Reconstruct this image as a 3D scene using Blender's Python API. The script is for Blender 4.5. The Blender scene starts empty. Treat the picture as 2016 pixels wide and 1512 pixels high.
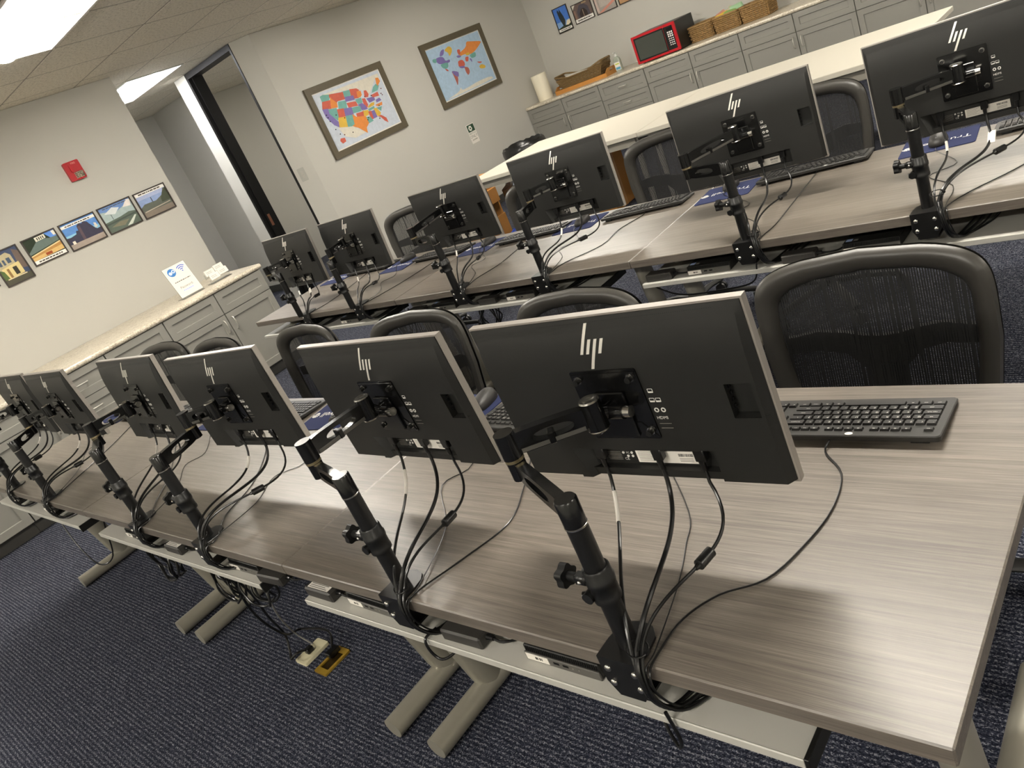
import bpy, math, random
from mathutils import Vector, Matrix
R = random.Random(7)
PI = math.pi
sc = bpy.context.scene
COL = sc.collection
# ---------------------------------------------------------------- camera
cam_data = bpy.data.cameras.new('camera')
cam = bpy.data.objects.new('camera', cam_data)
COL.objects.link(cam)
cam_data.sensor_fit = 'HORIZONTAL'
cam_data.sensor_width = 36.0
cam_data.lens = 27.088
cam_data.clip_start = 0.02
cam.matrix_world = Matrix(((0.717401, 0.024077, 0.696244, 0.2611),
                           (0.583259, 0.525779, -0.619165, -0.6239),
                           (-0.380978, 0.850281, 0.363151, 1.6140),
                           (0, 0, 0, 1)))
sc.camera = cam
# ---------------------------------------------------------------- world, light levels, exposure
w = bpy.data.worlds.new('world'); sc.world = w; w.use_nodes = True
w.node_tree.nodes['Background'].inputs[0].default_value = (0.55, 0.6, 0.7, 1)
w.node_tree.nodes['Background'].inputs[1].default_value = 0.02
LAMP = 70.0           # emission of the ceiling lamp diffusers
LAMP_COL = (1.0, 0.945, 0.85)
sc.view_settings.view_transform = 'Standard'
sc.view_settings.look = 'None'
sc.view_settings.gamma = 1.0
sc.view_settings.use_curve_mapping = False
sc.view_settings.exposure = 0.62
# ---------------------------------------------------------------- helpers
def lin(h):
    h = h.lstrip('#')
    c = [int(h[i:i + 2], 16) / 255 for i in (0, 2, 4)]
    return tuple(x / 12.92 if x <= 0.04045 else ((x + 0.055) / 1.055) ** 2.4 for x in c) + (1,)

MATS = {}
def mat(name, col='#808080', rough=0.5, metal=0.0, spec=0.5, coat=0.0, trans=0.0, emit=None, estr=0.0, bump=None, var=None):
    """bump=(scale,strength)  var=(scale,amount): small procedural colour variation"""
    if name in MATS: return MATS[name]
    m = bpy.data.materials.new(name); m.use_nodes = True
    nt = m.node_tree; b = nt.nodes['Principled BSDF']
    c = lin(col) if isinstance(col, str) else col
    b.inputs['Base Color'].default_value = c
    b.inputs['Roughness'].default_value = rough
    b.inputs['Metallic'].default_value = metal
    b.inputs['Specular IOR Level'].default_value = spec
    b.inputs['Coat Weight'].default_value = coat
    b.inputs['Transmission Weight'].default_value = trans
    if emit:
        b.inputs['Emission Color'].default_value = emit if len(emit) == 4 else tuple(emit) + (1,)
        b.inputs['Emission Strength'].default_value = estr
    if bump or var:
        tc = nt.nodes.new('ShaderNodeTexCoord')
    if bump:
        n = nt.nodes.new('ShaderNodeTexNoise'); n.inputs['Scale'].default_value = bump[0]; n.inputs['Detail'].default_value = 3
        bp = nt.nodes.new('ShaderNodeBump'); bp.inputs['Strength'].default_value = bump[1]; bp.inputs['Distance'].default_value = 0.002
        nt.links.new(tc.outputs['Object'], n.inputs['Vector']); nt.links.new(n.outputs['Fac'], bp.inputs['Height'])
        nt.links.new(bp.outputs['Normal'], b.inputs['Normal'])
    if var:
        n = nt.nodes.new('ShaderNodeTexNoise'); n.inputs['Scale'].default_value = var[0]; n.inputs['Detail'].default_value = 4
        mx = nt.nodes.new('ShaderNodeMix'); mx.data_type = 'RGBA'
        d = var[1]
        mx.inputs[6].default_value = tuple(max(0, x * (1 - d)) for x in c[:3]) + (1,)
        mx.inputs[7].default_value = tuple(min(1, x * (1 + d)) for x in c[:3]) + (1,)
        nt.links.new(tc.outputs['Object'], n.inputs['Vector']); nt.links.new(n.outputs['Fac'], mx.inputs['Factor'])
        nt.links.new(mx.outputs[2], b.inputs['Base Color'])
    MATS[name] = m
    return m

def P(h):                                   # flat printing ink
    return mat('print_' + h.lstrip('#'), h, 0.55, spec=0.3, var=(32, 0.16))

class G:
    """collects geometry of one mesh"""
    def __init__(s): s.v = []; s.f = []; s.m = []
    def add(s, vs, fs, mi=0, M=None):
        o = len(s.v)
        s.v += [tuple(M @ Vector(p)) if M is not None else tuple(p) for p in vs]
        s.f += [tuple(i + o for i in f) for f in fs]
        s.m += [mi] * len(fs)
        return s
    def box(s, a, b, mi=0, c=0.0, M=None):
        x0, y0, z0 = (min(a[i], b[i]) for i in range(3)); x1, y1, z1 = (max(a[i], b[i]) for i in range(3))
        if c <= 0:
            vs = [(x, y, z) for x in (x0, x1) for y in (y0, y1) for z in (z0, z1)]
            fs = [(0, 1, 3, 2), (4, 6, 7, 5), (0, 4, 5, 1), (2, 3, 7, 6), (0, 2, 6, 4), (1, 5, 7, 3)]
            return s.add(vs, fs, mi, M)
        c = min(c, (x1 - x0) / 2.01, (y1 - y0) / 2.01, (z1 - z0) / 2.01)
        X = (x0, x1); Y = (y0, y1); Z = (z0, z1); vs = []; idx = {}
        for i in (0, 1):
            for j in (0, 1):
                for k in (0, 1):
                    sx, sy, sz = (1, -1)[i], (1, -1)[j], (1, -1)[k]
                    for ax in range(3):
                        idx[i, j, k, ax] = len(vs)
                        vs.append((X[i] + (0 if ax == 0 else sx * c), Y[j] + (0 if ax == 1 else sy * c), Z[k] + (0 if ax == 2 else sz * c)))
        fs = []
        for i in (0, 1):
            q = [idx[i, 0, 0, 0], idx[i, 1, 0, 0], idx[i, 1, 1, 0], idx[i, 0, 1, 0]]; fs.append(q if i else q[::-1])
            q = [idx[0, i, 0, 1], idx[1, i, 0, 1], idx[1, i, 1, 1], idx[0, i, 1, 1]]; fs.append(q[::-1] if i else q)
            q = [idx[0, 0, i, 2], idx[1, 0, i, 2], idx[1, 1, i, 2], idx[0, 1, i, 2]]; fs.append(q if i else q[::-1])
        for i in (0, 1):
            for j in (0, 1):
                for (ax, A, Bx) in ((2, 0, 1), (1, 0, 2), (0, 1, 2)):
                    k0 = [0, 0, 0]; k1 = [0, 0, 0]
                    oth = [t for t in range(3) if t != ax]
                    k0[oth[0]] = k1[oth[0]] = i; k0[oth[1]] = k1[oth[1]] = j; k0[ax] = 0; k1[ax] = 1
                    q = [idx[(*k0, A)], idx[(*k1, A)], idx[(*k1, Bx)], idx[(*k0, Bx)]]
                    fs.append(q)
        for i in (0, 1):
            for j in (0, 1):
                for k in (0, 1): fs.append([idx[i, j, k, 0], idx[i, j, k, 1], idx[i, j, k, 2]])
        # orient outward
        cx = Vector(((x0 + x1) / 2, (y0 + y1) / 2, (z0 + z1) / 2)); out = []
        for f in fs:
            p = [Vector(vs[t]) for t in f]; n = (p[1] - p[0]).cross(p[2] - p[0]); ctr = sum(p, Vector()) / len(p)
            out.append(tuple(f) if n.dot(ctr - cx) >= 0 else tuple(f[::-1]))
        return s.add(vs, out, mi, M)
    def cyl(s, p0, p1, r0, r1=None, n=16, mi=0, caps=True, M=None):
        r1 = r0 if r1 is None else r1
        p0 = Vector(p0); p1 = Vector(p1); d = (p1 - p0).normalized()
        a = d.orthogonal().normalized(); b = d.cross(a)
        vs = []
        for p, r in ((p0, r0), (p1, r1)):
            for i in range(n):
                t = 2 * PI * i / n; vs.append(p + a * (r * math.cos(t)) + b * (r * math.sin(t)))
        fs = [(i, (i + 1) % n, n + (i + 1) % n, n + i) for i in range(n)]
        if caps: fs += [tuple(range(n))[::-1], tuple(range(n, 2 * n))]
        return s.add(vs, fs, mi, M)
    def tube(s, pts, r, n=8, mi=0, closed=False, M=None, sq=None):
        """sq=(a,b): elliptical section half axes instead of r"""
        pts = [Vector(p) for p in pts]; N = len(pts); vs = []; prev = None
        for i in range(N):
            if closed: d = pts[(i + 1) % N] - pts[i - 1]
            else: d = pts[min(i + 1, N - 1)] - pts[max(i - 1, 0)]
            d.normalize()
            if prev is None: a = d.orthogonal().normalized() if sq is None else (Vector((0, 0, 1)).cross(d).normalized() if abs(d.z) < 0.9 else Vector((1, 0, 0)))
            else: a = prev - d * prev.dot(d); a.normalize()
            prev = a; b = d.cross(a)
            ra, rb = sq if sq else (r, r)
            if not sq and isinstance(r, (list, tuple)): ra = rb = r[i]
            for k in range(n):
                t = 2 * PI * k / n; vs.append(pts[i] + a * (ra * math.cos(t)) + b * (rb * math.sin(t)))
        fs = []
        for i in range(N if closed else N - 1):
            j = (i + 1) % N
            fs += [(i * n + k, i * n + (k + 1) % n, j * n + (k + 1) % n, j * n + k) for k in range(n)]
        if not closed: fs += [tuple(range(n))[::-1], tuple(range((N - 1) * n, N * n))]
        return s.add(vs, fs, mi, M)
    def prism(s, poly, h0, h1, mi=0, M=None, axis='z'):
        n = len(poly); ar = sum(poly[i][0] * poly[(i + 1) % n][1] - poly[(i + 1) % n][0] * poly[i][1] for i in range(n))
        if ar < 0: poly = poly[::-1]
        def pt(u, v, h): return (u, v, h) if axis == 'z' else ((u, -h, v) if axis == 'y' else (h, u, v))
        vs = [pt(u, v, h0) for u, v in poly] + [pt(u, v, h1) for u, v in poly]
        fs = [tuple(range(n))[::-1], tuple(range(n, 2 * n))] + [(i, (i + 1) % n, n + (i + 1) % n, n + i) for i in range(n)]
        return s.add(vs, fs, mi, M)
    def ring(s, outer, inner, h0, h1, mi=0, M=None, axis='z'):
        """prism with a hole; outer and inner loops have equal counts, both ccw"""
        n = len(outer)
        def pt(u, v, h): return (u, v, h) if axis == 'z' else ((u, -h, v) if axis == 'y' else (h, u, v))
        vs = [pt(*p, h0) for p in outer] + [pt(*p, h0) for p in inner] + [pt(*p, h1) for p in outer] + [pt(*p, h1) for p in inner]
        fs = []
        for i in range(n):
            j = (i + 1) % n
            fs += [(i, n + i, n + j, j), (2 * n + i, 2 * n + j, 3 * n + j, 3 * n + i), (i, j, 2 * n + j, 2 * n + i), (n + i, 3 * n + i, 3 * n + j, n + j)]
        return s.add(vs, fs, mi, M)
    def lathe(s, prof, n=24, mi=0, M=None):
        vs = []; fs = []
        for r, z in prof:
            for i in range(n): t = 2 * PI * i / n; vs.append((r * math.cos(t), r * math.sin(t), z))
        for k in range(len(prof) - 1):
            fs += [(k * n + i, k * n + (i + 1) % n, (k + 1) * n + (i + 1) % n, (k + 1) * n + i) for i in range(n)]
        return s.add(vs, fs, mi, M)
    def ball(s, c, r, mi=0, n=12, m=8, M=None):
        r = (r, r, r) if not isinstance(r, (tuple, list)) else r
        vs = []; fs = []
        for j in range(m + 1):
            ph = PI * j / m
            for i in range(n):
                t = 2 * PI * i / n
                vs.append((c[0] + r[0] * math.sin(ph) * math.cos(t), c[1] + r[1] * math.sin(ph) * math.sin(t), c[2] - r[2] * math.cos(ph)))
        for j in range(m):
            fs += [(j * n + i, j * n + (i + 1) % n, (j + 1) * n + (i + 1) % n, (j + 1) * n + i) for i in range(n)]
        return s.add(vs, fs, mi, M)
    def face(s, pts, mi=0, M=None): return s.add(pts, [tuple(range(len(pts)))], mi, M)
    def mesh(s, name, mats, ang=35):
        me = bpy.data.meshes.new(name); me.from_pydata(s.v, [], s.f)
        for m in (mats if isinstance(mats, (list, tuple)) else [mats]): me.materials.append(m)
        me.polygons.foreach_set('material_index', s.m)
        if ang:
            me.polygons.foreach_set('use_smooth', [True] * len(s.f)); me.set_sharp_from_angle(angle=math.radians(ang))
        me.validate(); me.update()
        return me
    def build(s, name, mats, parent=None, ang=35):
        return ob(name, s.mesh(name, mats, ang), parent)

def ob(name, data, parent=None, M=None):
    o = bpy.data.objects.new(name, data); COL.objects.link(o)
    if parent is not None: o.parent = parent
    if M is not None: o.matrix_local = M
    return o
def tag(o, label, cat, group=None, kind=None):
    o['label'] = label; o['category'] = cat
    if group: o['group'] = group
    if kind: o['kind'] = kind
    return o
def thing(name, label, cat, loc=(0, 0, 0), rz=0.0, group=None):
    o = bpy.data.objects.new(name, None); COL.objects.link(o); o.empty_display_size = 0.05
    o.location = loc; o.rotation_euler = (0, 0, rz)
    return tag(o, label, cat, group)
def struct(o): o['kind'] = 'structure'; return o
def T(x=0, y=0, z=0): return Matrix.Translation((x, y, z))
def Rz(a): return Matrix.Rotation(a, 4, 'Z')
def Rx(a): return Matrix.Rotation(a, 4, 'X')
def Ry(a): return Matrix.Rotation(a, 4, 'Y')
def rrect(w, h, r, n=5, cx=0, cy=0):
    out = []
    for (sx, sy, a0) in ((1, 1, 0), (-1, 1, 90), (-1, -1, 180), (1, -1, 270)):
        for i in range(n + 1):
            t = math.radians(a0 + 90 * i / n)
            out.append((cx + sx * (w / 2 - r) + r * math.cos(t), cy + sy * (h / 2 - r) + r * math.sin(t)))
    return out
def spline(pts, k=6):
    pts = [Vector(p) for p in pts]; out = []
    for i in range(len(pts) - 1):
        p0 = pts[max(i - 1, 0)]; p1 = pts[i]; p2 = pts[i + 1]; p3 = pts[min(i + 2, len(pts) - 1)]
        for j in range(k):
            t = j / k
            out.append(0.5 * ((2 * p1) + (p2 - p0) * t + (2 * p0 - 5 * p1 + 4 * p2 - p3) * t * t + (3 * p1 - p0 - 3 * p2 + p3) * t ** 3))
    out.append(pts[-1]); return out
TXT = {}
def text_geo(s, align='CENTER'):
    if (s, align) in TXT: return TXT[s, align]
    cu = bpy.data.curves.new('lettering', 'FONT'); cu.body = s; cu.align_x = align; cu.align_y = 'CENTER'; cu.size = 1; cu.resolution_u = 2
    o = bpy.data.objects.new('lettering', cu)
    me = bpy.data.meshes.new_from_object(o)
    d = ([tuple(v.co) for v in me.vertices], [tuple(p.vertices) for p in me.polygons])
    bpy.data.objects.remove(o); bpy.data.meshes.remove(me); bpy.data.curves.remove(cu)
    TXT[s, align] = d
    return d
def put_text(g, s, M, mi=0, align='CENTER'):
    vs, fs = text_geo(s, align); g.add(vs, fs, mi, M)
ORD = ['first', 'second', 'third', 'fourth', 'fifth', 'sixth']
# ---------------------------------------------------------------- materials
def node_mat(name, fn):
    m = bpy.data.materials.new(name); m.use_nodes = True
    nt = m.node_tree; fn(nt, nt.nodes, nt.links, nt.nodes['Principled BSDF']); MATS[name] = m; return m
def tex(nt, kind, **kw):
    n = nt.nodes.new(kind)
    for k, v in kw.items(): n.inputs[k.replace('_', ' ')].default_value = v
    return n
def ramp(nt, stops):
    r = nt.nodes.new('ShaderNodeValToRGB'); e = r.color_ramp.elements
    while len(e) > 1: e.remove(e[-1])
    e[0].position = stops[0][0]; e[0].color = lin(stops[0][1]) if isinstance(stops[0][1], str) else stops[0][1]
    for p, c in stops[1:]:
        q = e.new(p); q.color = lin(c) if isinstance(c, str) else c
    return r
def mapped(nt, scale, coord='Object', rot=(0, 0, 0)):
    tc = nt.nodes.new('ShaderNodeTexCoord'); mp = nt.nodes.new('ShaderNodeMapping')
    mp.inputs['Scale'].default_value = scale; mp.inputs['Rotation'].default_value = rot
    nt.links.new(tc.outputs[coord], mp.inputs['Vector']); return mp
def f_wood(nt, N, L, b):
    mp = mapped(nt, (1.0, 48, 48)); mp2 = mapped(nt, (3.0, 210, 210)); mp3 = mapped(nt, (0.5, 2.2, 2.2))
    n1 = tex(nt, 'ShaderNodeTexNoise', Scale=2.0, Detail=6.0, Roughness=0.6, Distortion=0.6); n2 = tex(nt, 'ShaderNodeTexNoise', Scale=3.0, Detail=5.0, Roughness=0.7)
    n3 = tex(nt, 'ShaderNodeTexNoise', Scale=2.0, Detail=2.0)
    for m_, n_ in ((mp, n1), (mp2, n2), (mp3, n3)): L.new(m_.outputs[0], n_.inputs['Vector'])
    a = N.new('ShaderNodeMath'); a.operation = 'MULTIPLY_ADD'; a.inputs[1].default_value = 0.42; L.new(n1.outputs['Fac'], a.inputs[0])
    a2 = N.new('ShaderNodeMath'); a2.operation = 'MULTIPLY_ADD'; a2.inputs[1].default_value = 0.55; a2.inputs[2].default_value = 0.0
    L.new(n2.outputs['Fac'], a2.inputs[0]); L.new(a2.outputs[0], a.inputs[2])
    a3 = N.new('ShaderNodeMath'); a3.operation = 'MULTIPLY_ADD'; a3.inputs[1].default_value = 0.22; L.new(n3.outputs['Fac'], a3.inputs[0]); L.new(a.outputs[0], a3.inputs[2])
    r = ramp(nt, [(0.36, '#37322c'), (0.47, '#514b44'), (0.56, '#615a52'), (0.65, '#6f685f'), (0.78, '#857d73')]); L.new(a3.outputs[0], r.inputs[0]); L.new(r.outputs[0], b.inputs['Base Color'])
    b.inputs['Roughness'].default_value = 0.36; b.inputs['Specular IOR Level'].default_value = 0.5
    bp = N.new('ShaderNodeBump'); bp.inputs['Strength'].default_value = 0.12; bp.inputs['Distance'].default_value = 0.001
    L.new(n2.outputs['Fac'], bp.inputs['Height']); L.new(bp.outputs[0], b.inputs['Normal'])
WOOD = node_mat('grey_oak_laminate', f_wood)
def f_carpet(nt, N, L, b):
    mp = mapped(nt, (270, 420, 1)); v = tex(nt, 'ShaderNodeTexVoronoi', Scale=1.0, Randomness=0.75); L.new(mp.outputs[0], v.inputs['Vector'])
    mp2 = mapped(nt, (220, 330, 1)); n = tex(nt, 'ShaderNodeTexNoise', Scale=1.0, Detail=3.0, Roughness=0.7); L.new(mp2.outputs[0], n.inputs['Vector'])
    wv = N.new('ShaderNodeTexWave'); wv.bands_direction = 'Y'; wv.inputs['Scale'].default_value = 22.0; wv.inputs['Distortion'].default_value = 0.6; wv.inputs['Detail'].default_value = 2
    tc = N.new('ShaderNodeTexCoord'); L.new(tc.outputs['Object'], wv.inputs['Vector'])
    sv = N.new('ShaderNodeSeparateColor'); L.new(v.outputs['Color'], sv.inputs[0])
    a = N.new('ShaderNodeMath'); a.operation = 'MULTIPLY_ADD'; a.inputs[1].default_value = 0.55; L.new(sv.outputs[0], a.inputs[0]); 
    a0 = N.new('ShaderNodeMath'); a0.operation = 'MULTIPLY_ADD'; a0.inputs[1].default_value = 0.22; L.new(wv.outputs['Fac'], a0.inputs[0])
    a00 = N.new('ShaderNodeMath'); a00.operation = 'MULTIPLY'; a00.inputs[1].default_value = 0.40; L.new(n.outputs['Fac'], a00.inputs[0]); L.new(a00.outputs[0], a0.inputs[2]); L.new(a0.outputs[0], a.inputs[2])
    r = ramp(nt, [(0.30, '#151722'), (0.55, '#262936'), (0.74, '#434652'), (0.94, '#8d8e94')]); L.new(a.outputs[0], r.inputs[0]); L.new(r.outputs[0], b.inputs['Base Color'])
    b.inputs['Roughness'].default_value = 0.95; b.inputs['Specular IOR Level'].default_value = 0.1
    bp = N.new('ShaderNodeBump'); bp.inputs['Strength'].default_value = 0.7; bp.inputs['Distance'].default_value = 0.004
    L.new(a.outputs[0], bp.inputs['Height']); L.new(bp.outputs[0], b.inputs['Normal'])
CARPET = node_mat('navy_loop_carpet', f_carpet)
def f_tile(nt, N, L, b):
    mp = mapped(nt, (1, 1, 1)); n = tex(nt, 'ShaderNodeTexNoise', Scale=110.0, Detail=4.0, Roughness=0.75); L.new(mp.outputs[0], n.inputs['Vector'])
    v = tex(nt, 'ShaderNodeTexNoise', Scale=45.0, Detail=3.0, Roughness=0.6); L.new(mp.outputs[0], v.inputs['Vector'])
    a = N.new('ShaderNodeMath'); a.operation = 'MULTIPLY_ADD'; a.inputs[1].default_value = 0.5; L.new(n.outputs['Fac'], a.inputs[0])
    a2 = N.new('ShaderNodeMath'); a2.operation = 'MULTIPLY'; a2.inputs[1].default_value = 0.5; L.new(v.outputs['Fac'], a2.inputs[0]); L.new(a2.outputs[0], a.inputs[2])
    r = ramp(nt, [(0.36, '#948e82'), (0.44, '#d6d0c2'), (0.6, '#e9e3d6')]); L.new(a.outputs[0], r.inputs[0]); L.new(r.outputs[0], b.inputs['Base Color'])
    b.inputs['Roughness'].default_value = 0.95; b.inputs['Specular IOR Level'].default_value = 0.1
    bp = N.new('ShaderNodeBump'); bp.inputs['Strength'].default_value = 0.5; bp.inputs['Distance'].default_value = 0.003
    L.new(a.outputs[0], bp.inputs['Height']); L.new(bp.outputs[0], b.inputs['Normal'])
TILE = node_mat('fissured_ceiling_tile', f_tile)
def f_granite(nt, N, L, b):
    mp = mapped(nt, (1, 1, 1)); v = tex(nt, 'ShaderNodeTexVoronoi', Scale=140.0); L.new(mp.outputs[0], v.inputs['Vector'])
    n = tex(nt, 'ShaderNodeTexNoise', Scale=14.0, Detail=6.0, Roughness=0.7); L.new(mp.outputs[0], n.inputs['Vector'])
    s_ = N.new('ShaderNodeSeparateColor'); L.new(v.outputs['Color'], s_.inputs[0])
    a = N.new('ShaderNodeMath'); a.operation = 'MULTIPLY_ADD'; a.inputs[1].default_value = 0.45; L.new(s_.outputs[0], a.inputs[0])
    a2 = N.new('ShaderNodeMath'); a2.operation = 'MULTIPLY'; a2.inputs[1].default_value = 0.6; L.new(n.outputs['Fac'], a2.inputs[0]); L.new(a2.outputs[0], a.inputs[2])
    r = ramp(nt, [(0.2, '#7b7060'), (0.36, '#b5a994'), (0.55, '#cdc3b0'), (0.75, '#ddd5c5')]); L.new(a.outputs[0], r.inputs[0]); L.new(r.outputs[0], b.inputs['Base Color'])
    b.inputs['Roughness'].default_value = 0.3
GRANITE = node_mat('speckled_granite_laminate', f_granite)
def f_mesh(nt, N, L, b):
    # woven see-through fabric: vertical strands with small gaps, crossed by fine wefts
    tc = N.new('ShaderNodeTexCoord'); sep = N.new('ShaderNodeSeparateXYZ'); L.new(tc.outputs['Object'], sep.inputs[0])
    def wave(sock, fq, thr):
        m1 = N.new('ShaderNodeMath'); m1.operation = 'MULTIPLY'; m1.inputs[1].default_value = fq; L.new(sock, m1.inputs[0])
        m2 = N.new('ShaderNodeMath'); m2.operation = 'FRACT'; L.new(m1.outputs[0], m2.inputs[0])
        m3 = N.new('ShaderNodeMath'); m3.operation = 'GREATER_THAN'; m3.inputs[1].default_value = thr; L.new(m2.outputs[0], m3.inputs[0]); return m3
    wx = wave(sep.outputs['X'], 170, 0.66); wz = wave(sep.outputs['Z'], 300, 0.35)
    n = tex(nt, 'ShaderNodeTexNoise', Scale=1.0, Detail=2.0); mp = mapped(nt, (130, 1, 1.5)); L.new(mp.outputs[0], n.inputs['Vector'])
    g = N.new('ShaderNodeMath'); g.operation = 'GREATER_THAN'; g.inputs[1].default_value = 0.42; L.new(n.outputs['Fac'], g.inputs[0])
    mu = N.new('ShaderNodeMath'); mu.operation = 'MULTIPLY'; L.new(wx.outputs[0], mu.inputs[0]); L.new(wz.outputs[0], mu.inputs[1])
    mu2 = N.new('ShaderNodeMath'); mu2.operation = 'MULTIPLY'; L.new(mu.outputs[0], mu2.inputs[0]); L.new(g.outputs[0], mu2.inputs[1])
    inv = N.new('ShaderNodeMath'); inv.operation = 'SUBTRACT'; inv.inputs[0].default_value = 1.0; L.new(mu2.outputs[0], inv.inputs[1])
    L.new(inv.outputs[0], b.inputs['Alpha'])
    b.inputs['Base Color'].default_value = lin('#191919'); b.inputs['Roughness'].default_value = 0.7
MESHFAB = node_mat('black_mesh_fabric', f_mesh)
WALL = mat('grey_wall_paint', '#bcbab2', 0.75, spec=0.25, bump=(350, 0.08))
GRID = mat('ceiling_grid_enamel', '#8f897c', 0.5)
WHITE = mat('white_enamel', '#d8d5cd', 0.45)
SWP = mat('grey_switch_plate', '#a5a39b', 0.4)
TROFF = mat('white_reflector', '#e6e4de', 0.5)
LAMPM = mat('lamp_diffuser', '#ffffff', 0.5, emit=LAMP_COL, estr=LAMP)
LAMPD = mat('dim_lamp_diffuser', '#ffffff', 0.5, emit=(0.97, 0.97, 1.0), estr=LAMP * 0.45)
LAMPS = mat('side_room_diffuser', '#ffffff', 0.5, emit=LAMP_COL, estr=LAMP * 0.6)
CAB = mat('grey_cabinet_paint', '#85837c', 0.5, spec=0.4)
CHROME = mat('brushed_nickel', '#d6d2c8', 0.3, 0.7)
BLK = mat('black_plastic', '#141413', 0.42, spec=0.4, bump=(900, 0.05))
BLKM = mat('matte_black_shell', '#1a1a18', 0.5, spec=0.42, bump=(700, 0.10))
BLKG = mat('gloss_black_metal', '#0b0b0b', 0.2, spec=0.6)
BLKP = mat('black_powder_coat', '#121212', 0.36, spec=0.5)
BLKT = mat('black_rubber', '#101010', 0.3, spec=0.5)
DARK = mat('dark_recess', '#050505', 0.7, spec=0.2)
SILV = mat('silver_bezel', '#958f88', 0.42, 0.25)
LOGO = mat('polished_logo', '#e6e2d8', 0.3, 0.35)
LEGM = mat('silver_grey_leg_paint', '#9d998c', 0.38, 0.35)
TRAYM = mat('white_tray_enamel', '#bcbab2', 0.45, 0.1)
STEEL = mat('steel', '#c9c6bf', 0.25, 1.0)
BRASS = mat('polished_brass', '#c9a440', 0.32, 0.55)
PAPER = mat('white_paper', '#e2ddd4', 0.7, spec=0.2)
WLAM = mat('white_laminate', '#c8c3b5', 0.4, spec=0.35)
CHFR = mat('charcoal_chair_plastic', '#3a3834', 0.38, spec=0.5)
CHDK = mat('black_chair_plastic', '#1a1a1a', 0.45)
SEATF = mat('black_seat_fabric', '#161616', 0.9, bump=(500, 0.3))
KEYB = mat('keyboard_black', '#2b2a28', 0.45, spec=0.4)
KEYM = mat('key_black', '#201f1e', 0.4, spec=0.45)
INKW = mat('white_ink', '#d9d6d0', 0.6, spec=0.2)
INKK = mat('black_ink', '#2c2a28', 0.7, spec=0.2)
INKG = mat('grey_ink', '#77736d', 0.7, spec=0.2)
PADB = mat('blue_mousepad_cloth', '#2b3150', 0.9, spec=0.15, bump=(1200, 0.2))
CARD = mat('brown_cardboard', '#a8763f', 0.8, spec=0.2, var=(20, 0.08))
WICK = mat('brown_wicker', '#77603e', 0.6, spec=0.3, var=(60, 0.4))
WICKL = mat('honey_wicker', '#8a6d45', 0.6, spec=0.3, var=(60, 0.4))
RED = mat('red_plastic', '#a80f1c', 0.3, spec=0.5)

# ================================================================ the room
ZC = 2.79; XL = -6.89; YB = 8.77; XR = 3.6; YF = -3.7
g = G(); g.box((-10.7, YF - 0.1, -0.05), (XR + 0.1, YB + 0.1, 0)); struct(g.build('floor', CARPET))
def wall(name, a, b): return struct(G().box(a, b).build(name, WALL))
wall('wall_left', (XL - 0.12, YF, 0), (XL, 2.905, ZC))
g = G(); g.prism([(XL, 4.43), (XL, YB + 0.1), (XL - 0.12, YB + 0.1), (XL - 0.12, 4.46), (-7.035, 4.40), (-7.035, 4.265)], 0, ZC); struct(g.build('wall_map', WALL))
wall('wall_back', (XL - 0.12, YB, 0), (XR, YB + 0.12, ZC))
wall('wall_right', (XR, YF, 0), (XR + 0.12, YB + 0.12, ZC))
wall('wall_front', (XL - 0.12, YF - 0.12, 0), (XR + 0.12, YF, ZC))
wall('wall_hall_near', (-10.6, 2.80, 0), (XL - 0.12, 2.905, ZC))
wall('wall_hall_end', (-10.7, 2.80, 0), (-10.58, YB, ZC))
wall('wall_hall_far', (-10.58, 5.0, 0), (-9.45, 5.12, ZC))
wall('wall_stub', (-8.34, 4.265, 0), (-8.07, 4.43, ZC))
wall('wall_side_room', (-10.6, 8.0, 0), (XL - 0.12, 8.12, ZC))
def baseboard(name, a, b): return struct(G().box(a, b, c=0.004).build(name, mat('charcoal_vinyl_base', '#3a3936', 0.5)))
baseboard('baseboard_left', (XL, 4.45, 0), (XL + 0.012, YB, 0.1))
baseboard('baseboard_hall', (-10.58, 4.988, 0), (-9.45, 5.0, 0.1))
# door frame to the side room
d1 = G()
d1.box((-8.07, 4.255, 0), (-8.03, 4.44, ZC - 0.003), 0)
d1.box((-7.065, 4.255, 0), (-7.035, 4.44, ZC - 0.003), 0)
d1.box((-8.03, 4.255, ZC - 0.06), (-7.065, 4.44, ZC - 0.003), 1)
d1.box((-8.03, 4.30, 0), (-8.012, 4.36, ZC - 0.06), 0)
d1.box((-7.08, 4.30, 0), (-7.065, 4.36, ZC - 0.06), 2)
o = struct(d1.build('door_1', [mat('black_door_frame', '#0c0b0b', 0.5, spec=0.25), mat('dark_bronze_head', '#242323', 0.55, spec=0.25), mat('bronze_stop', '#6a6862', 0.4, 0.3)]))
g = G(); g.box((-8.030, 4.318, 0.98), (-8.0095, 4.352, 1.12), c=0.001); g.build('strike_plate', mat('bronze_plate', '#8a5f4c', 0.35, 0.8), o)
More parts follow.
